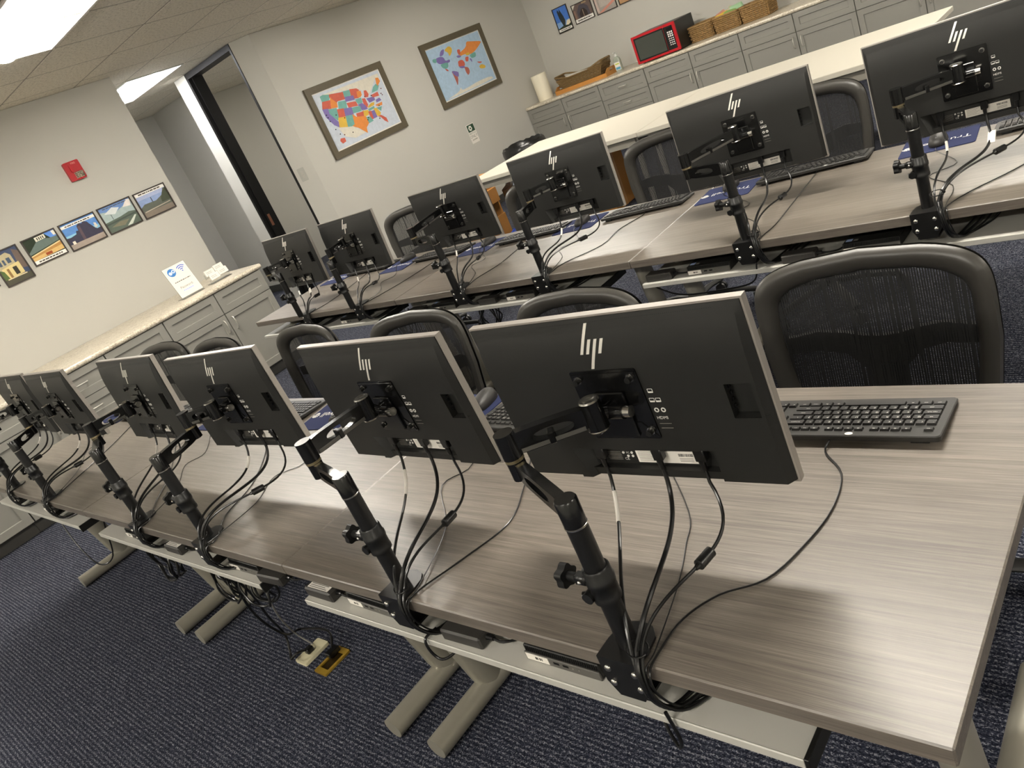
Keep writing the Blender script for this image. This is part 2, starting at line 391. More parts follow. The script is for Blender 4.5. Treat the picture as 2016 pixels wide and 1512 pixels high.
# ceiling with its tiles and grid
PIT = 0.672; GX0 = -5.35; GY0 = 1.905
g = G(); g.box((-10.7, YF - 0.1, ZC + 0.10), (XR + 0.1, YB + 0.1, ZC + 0.15)); ceil = struct(g.build('ceiling', mat('plenum_dark', '#55524c', 0.9)))
gt = G(); gt.box((-PIT / 2 + 0.007, -PIT / 2 + 0.007, 0), (PIT / 2 - 0.007, PIT / 2 - 0.007, 0.018), c=0.004)
tile_me = gt.mesh('ceiling_tile', TILE, 20)
troffers = [(0, -1), (6, -1), (12, -1), (0, 5), (6, 5), (12, 5), (0, -7), (6, -7), (12, -7)]      # lower-left cell (i, j) of each 2 x 1 light
skip = set()
for i, j in troffers: skip |= {(i, j), (i + 1, j)}
skip |= {(-5, 2), (-4, 2), (-5, 6), (-4, 6)}
i0 = math.floor((-10.6 - GX0) / PIT); i1 = math.ceil((XR - GX0) / PIT)
j0 = math.floor((YF - GY0) / PIT); j1 = math.ceil((YB - GY0) / PIT)
cells = []
for i in range(i0, i1):
    for j in range(j0, j1):
        if (i, j) in skip: continue
        x = GX0 + (i + 0.5) * PIT; y = GY0 + (j + 0.5) * PIT
        if x < XL - 0.3 and (y < 2.6): continue
        cells.append((x, y))
cells.sort(key=lambda p: (p[0] + 5.6) ** 2 + (p[1] - 2.6) ** 2)
for x, y in cells[:300]: ob('ceiling_tile', tile_me, ceil, T(x, y, ZC + 0.002))
if len(cells) > 300:
    g = G()
    for x, y in cells[300:]: g.box((x - PIT / 2 + 0.007, y - PIT / 2 + 0.007, ZC + 0.002), (x + PIT / 2 - 0.007, y + PIT / 2 - 0.007, ZC + 0.02), c=0.004)
    o = g.build('outer_ceiling_tiles', TILE, ceil, 20); o['kind'] = 'stuff'
g = G()
for i in range(i0, i1 + 1):
    x = GX0 + i * PIT; g.box((x - 0.008, YF, ZC + 0.0035), (x + 0.008, YB, ZC + 0.03))
g.build('ceiling_grid_runner', GRID, ceil, 0)
g = G()
for j in range(j0, j1 + 1):
    y = GY0 + j * PIT; g.box((-10.6, y - 0.008, ZC + 0.004), (XR, y + 0.008, ZC + 0.031))
g.build('ceiling_grid_cross_runner', GRID, ceil, 0)
# recessed fluorescent lights: white curved reflectors either side of a glowing centre diffuser
def troffer_meshes():
    L_ = 2 * PIT - 0.02; W_ = PIT - 0.02
    rim = G(); hx, hy = L_ / 2, W_ / 2
    rim.ring([(-hx, -hy), (hx, -hy), (hx, hy), (-hx, hy)], [(-hx + 0.02, -hy + 0.02), (hx - 0.02, -hy + 0.02), (hx - 0.02, hy - 0.02), (-hx + 0.02, hy - 0.02)], -0.004, 0.02)
    refl = G()
    for s in (-1, 1):
        prof = [(hy - 0.02, 0.0), (hy - 0.06, 0.04), (hy - 0.12, 0.062), (hy - 0.18, 0.068), (0.09, 0.066)]
        for k in range(len(prof) - 1):
            (y0_, z0_), (y1_, z1_) = prof[k], prof[k + 1]
            q = [(-hx + 0.02, s * y0_, z0_), (hx - 0.02, s * y0_, z0_), (hx - 0.02, s * y1_, z1_), (-hx + 0.02, s * y1_, z1_)]
            refl.face(q if s > 0 else q[::-1])
    for s in (-1, 1):
        q = [(s * (hx - 0.02), -hy + 0.02, 0), (s * (hx - 0.02), hy - 0.02, 0), (s * (hx - 0.05), hy - 0.02, 0.07), (s * (hx - 0.05), -hy + 0.02, 0.07)]
        refl.face(q if s < 0 else q[::-1])
    refl.box((-hx, -hy, 0.0705), (hx, hy, 0.08))
    lamp = G(); n = 8; pts = []
    for k in range(n + 1):
        t = PI * k / n; pts.append((-0.085 * math.cos(t), 0.066 - (0.035 if 0 < k < n else 0) - 0.055 * math.sin(t)))
    lamp.prism(pts, -hx + 0.06, hx - 0.06, axis='x')
    return rim.mesh('frame', WHITE, 30), refl.mesh('reflector', TROFF, 60), lamp.mesh('diffuser', LAMPM, 50)
TM = troffer_meshes()
DIM = TM[2].copy(); DIM.name = 'diffuser'; DIM.materials[0] = LAMPD
SIDE = TM[2].copy(); SIDE.name = 'diffuser'; SIDE.materials[0] = LAMPS
def troffer(x, y, label, rz=0, dim=None):
    t = thing('ceiling_light', label, 'light', (x, y, ZC), rz, 'recessed ceiling lights')
    for k, me in enumerate(TM): ob(('frame', 'reflector', 'diffuser')[k], dim if dim and k == 2 else me, t)
names = {(0, -1): 'lit recessed ceiling light at the upper left corner of the picture'}
for i, j in troffers:
    row = {-7: 'front', -1: 'middle', 5: 'back'}[j]; colm = {0: 'left', 6: 'centre', 12: 'right'}[i]
    troffer(GX0 + (i + 1) * PIT, GY0 + (j + 0.5) * PIT, names.get((i, j), 'recessed ceiling light of the %s row, %s one over the desks' % (row, colm)))
troffer(GX0 - 4 * PIT, GY0 + 2.5 * PIT, 'recessed ceiling light in the hallway beside the black door frame', dim=DIM)
troffer(GX0 - 4 * PIT, GY0 + 6.5 * PIT, 'recessed ceiling light of the side room behind the black door frame', dim=SIDE)

# ================================================================ desks in two rows
DL = 1.524; DD = 0.81; DH = 0.74
Y2 = 1.793
def desk_meshes():
    m = {}
    g = G(); g.box((0.0012, 0, DH - 0.032), (DL - 0.0012, DD, DH), c=0.0025); m['tabletop'] = (g, WOOD)
    tr = G(); a, b = 0.03, DL - 0.2
    tr.box((a, -0.004, 0.634), (b, 0.22, 0.638)); tr.box((a, -0.008, 0.620), (b, -0.004, 0.638), c=0.0015); tr.box((a, 0.216, 0.638), (b, 0.22, 0.66))
    for x in (0.12, DL / 2, DL - 0.3): tr.box((x, 0.216, 0.634), (x + 0.03, 0.222, DH - 0.033))
    m['cable_tray'] = (tr, TRAYM)
    sl_ = G(); sl_.box((a + 0.02, 0.199, 0.640), (b - 0.02, 0.214, DH - 0.034), c=0.004); m['cable_sleeve'] = (sl_, BLK)
    cap = G(); cap.box((b, -0.009, 0.612), (b + 0.008, 0.222, 0.642), c=0.001); m['tray_end_cap'] = (cap, BLK)
    return m
DM = {k: v[0].mesh(k, v[1], 20) for k, v in desk_meshes().items()}
def leg_mesh():
    g = G()
    g.tube([(0, 0.053, 0.036), (0, 0.06, 0.036), (0, 0.745, 0.036), (0, 0.752, 0.036)], 0.034, 20)
    f = g
    c_ = G(); c_.tube([(0, 0.315, 0.05), (0, 0.30, 0.10), (0, 0.225, 0.55), (0, 0.215, 0.68)], 0, 18, sq=(0.032, 0.045))
    h = G(); h.box((-0.03, 0.10, 0.675), (0.03, 0.66, 0.7075), c=0.004)
    ft = G()
    for y in (0.09, 0.70): ft.cyl((0, y, 0.0), (0, y, 0.012), 0.016, n=10)
    return [(f.mesh('foot_tube', LEGM)), c_.mesh('column', LEGM), h.mesh('support_beam', LEGM), ft.mesh('glide', BLK)]
LM = leg_mesh()
for r, (y0, rowname) in enumerate(((0.0, 'front'), (Y2, 'second'))):
    for k in range(3):
        where = ['right end one', 'middle one', 'far left one'][k]
        t = thing('training_desk', 'grey oak training desk, %s of the %s row' % (where, rowname), 'desk', (-(k + 1) * DL, y0, 0), 0, 'training desks')
        for n_ in ('tabletop', 'cable_tray', 'tray_end_cap') + (('cable_sleeve',) if r else ()): ob(n_, DM[n_], t)
        for x in (0.10 if k < 2 else 0.12, DL - 0.10):
            lg = ob('leg', LM[1], t, T(x, 0, 0)); ob('foot_tube', LM[0], lg); ob('support_beam', LM[2], lg); ob('glide', LM[3], lg)
# ================================================================ monitors
def monitor_meshes():
    W_, H_ = 0.5395, 0.3275; hw, hh = W_ / 2, H_ / 2; m = {}
    fr = G(); fr.ring([(-hw, -hh), (hw, -hh), (hw, hh), (-hw, hh)], [(-hw + 0.012, -hh + 0.0015), (hw - 0.012, -hh + 0.0015), (hw - 0.012, hh - 0.012), (-hw + 0.012, hh - 0.012)], -0.005, 0.010, axis='y'); fr.box((-hw + 0.011, -0.0005, -hh + 0.001), (hw - 0.011, 0.0045, hh - 0.011)); m['bezel'] = (fr, SILV, 25)
    sc_ = G(); sc_.box((-hw + 0.006, 0.0046, -hh + 0.012), (hw - 0.006, 0.0056, hh - 0.006)); m['screen'] = (sc_, mat('dark_screen_glass', '#0a0b0d', 0.15), 0)
    s = G(); yb = -0.026; yf = 0.002; e = 0.0035; ch = 0.0025
    # back shell: bevelled plate built around the connector bay (x -0.14..0.15, z below -0.096) and the button notch
    yf = -0.010; X0, X1, Z0, Z1 = -hw + e, hw - e, -hh + 0.006, hh - e
    xa, xb, zt = X0 + 0.010, X1 - 0.010, 0.066
    bx0, bx1, bz = -0.140, 0.150, -0.096
    nx0, nx1, nz0, nz1 = 0.207, 0.250, -0.032, 0.030
    def blk(x0, x1, z0, z1): s.box((x0, yb, z0), (x1, -0.0015, z1))
    blk(xa, bx0, Z0, zt); blk(bx0, bx1, bz, zt); blk(bx1, nx0, Z0, zt)
    blk(nx0, xb, Z0, nz0); blk(nx0, xb, nz1, zt); blk(nx1, xb, nz0, nz1)
    yr = -0.0125                                            # depth of the outer rim
    NS = 12; zs = [zt - 0.02] + [zt + (Z1 - zt) * k / NS for k in range(NS + 1)]; vs = []
    for z in zs:                                            # gently curved upper part of the shell
        y = yb + 0.0135 * max(0.0, (z - zt) / (Z1 - zt)) ** 2
        vs += [(X0, yr, z), (xa, y - (0.0002 if z < zt else 0), z), (xb, y - (0.0002 if z < zt else 0), z), (X1, yr, z)]
    s.add(vs, [(4 * k + q, 4 * k + q + 1, 4 * k + q + 5, 4 * k + q + 4) for k in range(NS + 1) for q in range(3)])
    s.face([(X0, yr, Z0), (X0, yr, zt), (xa, yb, zt), (xa, yb, Z0)][::-1]); s.face([(X1, yr, zt), (X1, yr, Z0), (xb, yb, Z0), (xb, yb, zt)][::-1])
    s.face([(X0, yr, Z1), (X0, yf, Z1), (X1, yf, Z1), (X1, yr, Z1)]); s.face([(X0, yr, Z0), (X0, yf, Z0), (X0, yf, Z1), (X0, yr, Z1)]); s.face([(X1, yr, Z1), (X1, yf, Z1), (X1, yf, Z0), (X1, yr, Z0)])
    s.face([(X0, yr, Z0), (xa, yb, Z0), (xa, yf, Z0), (X0, yf, Z0)]); s.face([(X1, yr, Z0), (X1, yf, Z0), (xb, yf, Z0), (xb, yb, Z0)])
    # sloped left cheek of the bay
    s.add([(bx0, yb, bz), (bx0 + 0.022, yb, -0.1625), (bx0 + 0.030, 0.001, bz), (bx0 + 0.050, 0.001, -0.1625), (bx0, yb, -0.1625), (bx0, 0.001, -0.1625)], [(0, 1, 3, 2), (0, 4, 1), (1, 4, 5, 3)])
    # floor of the bay and of the notch
    s.box((bx0, -0.0025, Z0 + 0.003), (bx1, -0.0012, bz)); s.box((bx0, -0.017, -0.1605), (bx1, -0.0012, -0.1455)); s.box((nx0, -0.0085, nz0), (nx1, -0.0012, nz1))
    s.add([(nx0 + 0.01, -0.0078, nz0), (nx1 + 0.016, -0.0262, nz0 + 0.006), (nx0 + 0.012, -0.0262, nz0 - 0.001)], [(0, 1, 2)])
    m['back_shell'] = (s, BLKM, 25)
    v = G()
    for k in range(90):
        x = -0.10 + k * 0.0036; v.prism([(x, Z1 - 0.0125), (x + 0.0014, Z1 - 0.0125), (x + 0.0030, Z1 - 0.0068), (x + 0.0016, Z1 - 0.0068)], 0.0125, 0.0145, axis='y')
    m['vent_slot_row'] = (v, DARK, 0)
    lg = G(); k = 0.55; w_ = 0.0060
    for xc, z0, z1 in ((-0.0172, 0.0995, 0.152), (-0.0052, 0.0995, 0.1248), (0.0072, 0.0719, 0.1248), (0.0195, 0.0995, 0.1248)):
        f = lambda z: xc + (z - 0.1248) * 0.46
        for q in range(6):
            za, zb = z0 + (z1 - z0) * q / 6, z0 + (z1 - z0) * (q + 1) / 6
            lg.prism([(f(za), za), (f(za) + w_, za), (f(zb) + w_, zb), (f(zb), zb)], 0.0258, 0.0269, axis='y')
    sl = lambda z: 0.0135 - 0.0135 * max(0.0, (z - 0.066) / 0.0943) ** 2       # the logo lies on the sloped upper part of the shell
    lg.v = [(x, y + (0.0135 - sl(z)), z) for x, y, z in lg.v]
    m['logo'] = (lg, LOGO, 0)
    st = G()
    def STB(a, b, mi): st.box((a[0], a[1] - 0.0035, a[2]), (b[0], b[1] - 0.0035, b[2]), mi)
    STB((-0.019, 0.0000, -0.141), (0.101, 0.0009, -0.1158), 0)
    for i in range(7): STB((-0.015, -0.0002, -0.1185 - 0.0031 * i), (-0.015 + 0.034 - 0.004 * (i % 3), 0.0001, -0.1178 - 0.0031 * i), 2)
    x = 0.066
    while x < 0.094:
        w2 = R.choice((0.0005, 0.0009, 0.0013)); STB((x, -0.0002, -0.1265), (x + w2, 0.0001, -0.1205), 1); x += w2 + R.choice((0.0006, 0.001))
    for i in range(3): STB((0.066, -0.0002, -0.131 - 0.003 * i), (0.092, 0.0001, -0.130 - 0.003 * i), 2)
    for i in range(6): STB((-0.082, 0.0002, -0.1195 - 0.0034 * i), (-0.052, 0.0009, -0.1187 - 0.0034 * i), 2)
    Mt = lambda x, z, sz: T(x, -0.0036, z) @ Rx(PI / 2) @ Matrix.Scale(sz, 4)
    put_text(st, 'CE', Mt(-0.042, -0.134, 0.008), 3); put_text(st, 'FC', Mt(-0.036, -0.1205, 0.006), 3)
    for x, z in ((-0.046, -0.1205), (-0.038, -0.128), (-0.028, -0.1205), (-0.028, -0.128)): st.cyl((x, -0.0020, z), (x, -0.0036, z), 0.0026, n=10, mi=3)
    Mb = lambda x, z, sz: T(x, -0.0263, z) @ Rx(PI / 2) @ Matrix.Scale(sz, 4)
    put_text(st, 'HDMI', Mb(0.0815, -0.029, 0.0085), 3)
    for x, z in ((0.0760, -0.0135), (0.0885, -0.0135)):
        st.ring([(x + 0.0045 * math.cos(t), z + 0.0045 * math.sin(t)) for t in [2 * PI * i / 14 for i in range(14)]], [(x + 0.0025 * math.cos(t), z + 0.0025 * math.sin(t)) for t in [2 * PI * i / 14 for i in range(14)]], 0.0260, 0.0264, 3, axis='y')
    for x, z in ((0.0745, 0.006), (0.0860, 0.006), (0.0775, 0.024)):
        st.ring(rrect(0.0095, 0.008, 0.001, 2, x, z), rrect(0.0080, 0.0065, 0.0008, 2, x, z), 0.0260, 0.0264, 3, axis='y'); st.box((x - 0.004, -0.0264, z - 0.0035), (x + 0.004, -0.0260, z - 0.0012), 3)
    for z in (-0.041, -0.050): st.box((0.072, -0.0264, z), (0.094, -0.0260, z + 0.0009), 2)
    m['sticker_set'] = (st, [PAPER, INKK, INKG, INKW], 0)
    bt = G()
    for i in range(4): bt.box((nx0 + 0.0005, -0.018, nz1 - 0.012 - 0.012 * i), (nx0 + 0.004, -0.012, nz1 - 0.006 - 0.012 * i), 0, 0.0006)
    m['button_row'] = (bt, BLKG, 20)
    return m
MM = {k: v[0].mesh(k, v[1], v[2]) for k, v in monitor_meshes().items()}
# stations: pole x, pole y, elbow (x, y), monitor (x, y, z, yaw, tilt), keyboard (x, y, yaw) or None, pad (x, y, yaw) or None, mouse (x, y, yaw) or None
ST = [
 # front row, right to left
 dict(px=-0.472, py=0.030, el=(-0.650, 0.122), mon=(-0.520, 0.290, 1.048, 0.031, 0.033), kb=(-0.366, 0.668, 0.02), pad=(-0.74, 0.68, 0.05), mo=(-0.72, 0.67, 0.1)),
 dict(px=-1.057, py=0.030, el=(-1.212, 0.070), mon=(-1.186, 0.312, 1.035, -0.013, 0.055), kb=(-1.13, 0.665, -0.05), pad=(-1.50, 0.70, -0.03), mo=(-1.43, 0.745, 0.1)),
 dict(px=-1.990, py=0.030, el=(-2.050, 0.180), mon=(-1.950, 0.305, 1.050, 0.040, 0.032), kb=(-2.56, 0.700, 0.02), pad=(-2.175, 0.690, 0.10), mo=(-2.09, 0.66, 0.2)),
 dict(px=-2.500, py=0.030, el=(-2.690, 0.105), mon=(-2.650, 0.311, 1.060, -0.011, -0.045), kb=(-3.36, 0.690, 0.0), pad=(-2.98, 0.660, 0.0), mo=(-2.96, 0.67, 0.0)),
 dict(px=-3.530, py=0.030, el=(-3.640, 0.140), mon=(-3.560, 0.299, 1.054, 0.008, 0.045), kb=(-3.93, 0.690, 0.0), pad=(-4.28, 0.690, 0.0), mo=(-4.30, 0.70, -0.5)),
 dict(px=-4.122, py=0.036, el=(-4.270, 0.140), mon=(-4.190, 0.305, 1.055, 0.0, 0.02), kb=None, pad=None, mo=None),
 # second row, right to left
 dict(px=-0.446, py=1.835, el=(-0.515, 1.985), mon=(-0.362, 2.150, 1.043, 0.09, 0.0), kb=(-0.16, 2.53, 0.10), pad=(-0.565, 2.520, 0.10), mo=(-0.563, 2.505, 0.12)),
 dict(px=-1.030, py=1.818, el=(-1.195, 1.860), mon=(-1.097, 2.160, 1.036, 0.111, -0.010), kb=(-1.035, 2.535, 0.10), pad=(-1.395, 2.470, 0.08), mo=(-1.40, 2.52, 0.1)),
 dict(px=-2.000, py=1.830, el=(-2.050, 1.975), mon=(-1.969, 2.145, 1.034, 0.044, -0.028), kb=(-1.825, 2.480, 0.05), pad=(-2.225, 2.465, 0.05), mo=(-2.21, 2.47, 0.05)),
 dict(px=-2.540, py=1.790, el=(-2.720, 1.830), mon=(-2.805, 2.226, 1.008, 0.030, 0.035), kb=(-2.545, 2.455, 0.05), pad=(-2.93, 2.430, 0.0), mo=(-2.90, 2.47, 0.0)),
 dict(px=-3.381, py=1.760, el=(-3.480, 1.850), mon=(-3.534, 2.078, 1.024, 0.006, -0.060), kb=(-3.29, 2.46, 0.0), pad=(-3.66, 2.410, 0.0), mo=(-3.665, 2.490, -0.6)),
 dict(px=-3.936, py=1.760, el=(-4.110, 1.800), mon=(-4.019, 1.961, 1.045, -0.016, -0.055), kb=(-4.02, 2.47, 0.0), pad=(-4.37, 2.42, 0.0), mo=None),
]
def seat(i):                      # where a station is, in words
    return ('front row' if i < 6 else 'second row'), i % 6
def which(i):
    row, k = seat(i)
    return ['rightmost in the %s', 'second from the right in the %s', 'third from the right in the %s', 'third from the left in the %s', 'second from the left in the %s', 'leftmost in the %s'][k] % row
def mon_M(s):
    x, y, z, yw, t = s['mon']
    return T(x, y, z) @ Rz(yw) @ Rx(t)
for i, s in enumerate(ST):
    extra = {0: 'large in the foreground, '}.get(i, '')
    t = thing('computer_monitor', 'black monitor seen from behind, %s%s' % (extra, which(i)), 'monitor', group='monitors on arms')
    t.matrix_world = mon_M(s)
    par = {}
    for k in ('bezel', 'back_shell'): par[k] = ob(k, MM[k], t)
    ob('screen', MM['screen'], par['bezel'])
    ob('logo', MM['logo'], par['back_shell'])
    for k in ('sticker_set', 'button_row', 'vent_slot_row'): ob(k, MM[k], par['back_shell'])['kind'] = 'stuff'
# ================================================================ monitor arms
def link_mesh(L, name):
    """flat arm link along +x with an oval window"""
    n = 24; outer = []; inner = []
    for k in range(n):
        t = 2 * PI * k / n; c_, s_ = math.cos(t), math.sin(t)
        sg = lambda v, p: math.copysign(abs(v) ** p, v)
        outer.append((L / 2 + (L / 2) * sg(c_, 0.45), 0.0205 * sg(s_, 0.45) * (1 - 0.10 * math.cos(t))))
        inner.append((L * 0.53 + (L * 0.24) * sg(c_, 0.8), 0.0105 * sg(s_, 0.8)))
    g = G(); g.ring(outer, inner, -0.009, 0.009, axis='y')
    return g.mesh(name, BLKG, 40)
cl = G()
cl.prism([(-0.040, -0.006), (0.040, -0.006), (0.040, 0.03), (0.036, 0.055), (0.022, 0.072), (0, 0.078), (-0.022, 0.072), (-0.036, 0.055), (-0.040, 0.03)], DH, DH + 0.005)
CL_top = cl
cf = G(); cf.prism([(-0.040, DH + 0.005), (-0.040, 0.690), (-0.024, 0.662), (0.024, 0.662), (0.040, 0.690), (0.040, DH + 0.005)], 0.006, 0.010, axis='y')
cf.box((-0.03, -0.006, 0.662), (0.03, 0.06, 0.667)); cf.cyl((0, 0.045, 0.655), (0, 0.045, 0.7075), 0.006, n=10); cf.cyl((0, 0.045, 0.700), (0, 0.045, 0.7078), 0.020, n=16)
cl_me = (CL_top.mesh('clamp_base_plate', BLKP, 25), cf.mesh('clamp_bracket', BLKP, 25))
bo = G()
bo.ball((0, 0, 0), (0.0068, 0.0042, 0.0068), n=10, m=6); bolt_me = bo.mesh('bolt', STEEL)
po = G(); po.cyl((0, 0, DH + 0.005), (0, 0, 0.985), 0.0175, n=24); pole_me = po.mesh('pole', BLKP)
co = G(); co.lathe([(0.0178, 0.842), (0.023, 0.843), (0.0235, 0.850), (0.0225, 0.852), (0.0225, 0.872), (0.024, 0.874), (0.0245, 0.884), (0.023, 0.886), (0.0225, 0.902), (0.0205, 0.905), (0.0178, 0.9045)], 24)
co.box((-0.035, -0.022, 0.878), (-0.012, -0.004, 0.896), c=0.003); co.cyl((-0.018, -0.026, 0.856), (-0.018, -0.006, 0.856), 0.010, n=14); co.cyl((-0.030, -0.020, 0.856), (-0.012, -0.014, 0.856), 0.007, n=10)
coll_me = co.mesh('height_collar', BLKP, 40)
kn = G()
kpts = []
for k in range(40):
    t = 2 * PI * k / 40; r_ = 0.0185 * (1 + 0.13 * math.cos(5 * t)); kpts.append((r_ * math.cos(t), r_ * math.sin(t)))
kn.prism(kpts, -0.064, -0.050, axis='x', M=T(0, -0.013, 0.887)); kn.cyl((-0.052, -0.013, 0.887), (-0.034, -0.013, 0.887), 0.008, n=12)
knob_me = kn.mesh('clamp_knob', BLK, 50)
sw = G(); sw.ball((-0.022, -0.0235, 0.887), (0.004, 0.003, 0.004), n=10, m=6); screw_me = sw.mesh('collar_screw', STEEL)
sk = G(); sk.lathe([(0.0, 0.988), (0.0185, 0.988), (0.0185, 1.031), (0.0165, 1.034), (0.0, 1.034)], 24); sock_me = sk.mesh('arm_socket', BLKG, 40)
rg = G(); rg.lathe([(0.0182, 0.9845), (0.0190, 0.985), (0.0190, 0.9875), (0.0182, 0.988)], 24); ring_me = rg.mesh('seam_ring', STEEL)
ZA, ZB = 1.010, 1.058            # height of lower and upper link
vp = G(); vp.ring(rrect(0.132, 0.138, 0.004, 3), [(x * 0.001, y * 0.001) for x, y in rrect(0.13, 0.13, 0.01, 3)], 0.0262, 0.0290, axis='y')
vp.box((-0.03, -0.036, -0.062), (0.03, -0.029, 0.028), c=0.002)
vp.prism([(-0.064, 0.064), (0.064, 0.064), (0.040, 0.030), (-0.040, 0.030)], 0.029, 0.0305, axis='y'); vp.prism([(-0.064, -0.064), (0.064, -0.064), (0.040, -0.035), (-0.040, -0.035)], 0.029, 0.0305, axis='y')
vesa_me = vp.mesh('vesa_plate', BLKG, 30)
vs_ = G()
vs_.cyl((0, -0.0305, 0), (0, -0.040, 0), 0.0055, n=12, mi=0); vs_.cyl((0, -0.0295, 0), (0, -0.0312, 0), 0.0075, n=12, mi=1)
vscrew_me = vs_.mesh('thumb_screw', [BLK, STEEL], 40)
for i, s in enumerate(ST):
    px, py = s['px'], s['py']; yb = 0 if i < 6 else Y2
    t = thing('monitor_stand', 'black jointed monitor stand clamped to the desk, %s' % which(i), 'monitor stand', (px, py, 0), 0, 'clamped monitor stands')
    off = yb - py
    for me in cl_me: c_ = ob(me.name, me, t, T(0, off, 0))
    for dx in (-0.026, 0.026):
        for z in (0.722, 0.690): ob('bolt', bolt_me, c_, T(dx + (0.006 if z > 0.7 and False else 0), -0.0105, z))
    ob('pole', pole_me, t); cc = ob('height_collar', coll_me, t); ob('clamp_knob', knob_me, cc); ob('collar_screw', screw_me, cc)
    so = ob('arm_socket', sock_me, t); ob('seam_ring', ring_me, so)
    ex, ey = s['el'][0] - px, s['el'][1] - py
    L1 = math.hypot(ex, ey); a1 = math.atan2(ey, ex)
    ob('lower_link', link_mesh(L1, 'lower_link'), t, T(0, 0, ZA) @ Rz(a1))
    j = G(); j.cyl((ex, ey, ZA - 0.018), (ex, ey, ZA + 0.018), 0.0165, n=20); j.cyl((ex, ey, ZB - 0.024), (ex, ey, ZB + 0.024), 0.0180, n=20); j.build('elbow_joint', BLKG, t)
    j = G(); j.cyl((ex, ey, ZA + 0.018), (ex, ey, ZB - 0.024), 0.0175, n=20); j.build('elbow_ring', mat('brass_washer', '#a89a78', 0.3, 0.9), t)
    M = mon_M(s); hd = M @ Vector((-0.012, -0.072, 0)); pv = Vector((hd.x - px, hd.y - py, ZB + 0.0))
    L2 = math.hypot(pv.x - ex, pv.y - ey); a2 = math.atan2(pv.y - ey, pv.x - ex)
    ul = ob('upper_link', link_mesh(L2, 'upper_link'), t, T(ex, ey, ZB) @ Rz(a2))
    g = G(); g.box((L2 * 0.45, -0.0115, -0.022), (L2 * 0.45 + 0.012, 0.0115, 0.0), c=0.002); g.build('cable_clip', BLKG, ul)
    g = G(); g.box((0.02, -0.0100, -0.0190), (L2 - 0.02, -0.0088, -0.0115)); g.build('cable_cover', mat('satin_grey_strip', '#5a5854', 0.3, 0.4), ul)
    h = G(); h.cyl((pv.x, pv.y, ZB - 0.028), (pv.x, pv.y, ZB + 0.026), 0.0185, n=22); hp_ = h.build('head_pivot', BLKG, t)
    h = G(); h.lathe([(0.0, 0.0275), (0.008, 0.0275), (0.010, 0.0285), (0.0165, 0.0285), (0.0185, 0.026)], 22, M=T(pv.x, pv.y, ZB)); h.lathe([(0.0186, -0.026), (0.0195, -0.027), (0.0186, -0.029)], 22, M=T(pv.x, pv.y, ZB)); h.build('pivot_cap', STEEL, hp_)
    Ml = T(-px, -py, 0) @ M
    h = G(); p2 = Ml @ Vector((0.0, -0.048, 0.0)); d_ = (Ml @ Vector((1, -0.048, 0.0)) - p2).normalized()
    h.cyl(p2 - d_ * 0.022, p2 + d_ * 0.030, 0.013, n=16); h.cyl(p2 + d_ * 0.030, p2 + d_ * 0.044, 0.010, n=12, mi=1); h.cyl(pv, p2, 0.012, n=12); h.cyl(p2, Ml @ Vector((0, -0.030, 0)), 0.014, n=12)
    h.build('tilt_joint', [BLKG, STEEL], t)
    vm = ob('vesa_plate', vesa_me, t, Ml)
    for sx in (-1, 1):
        for sz in (-1, 1): ob('thumb_screw', vscrew_me, vm, T(sx * 0.0525, 0, sz * 0.0525))

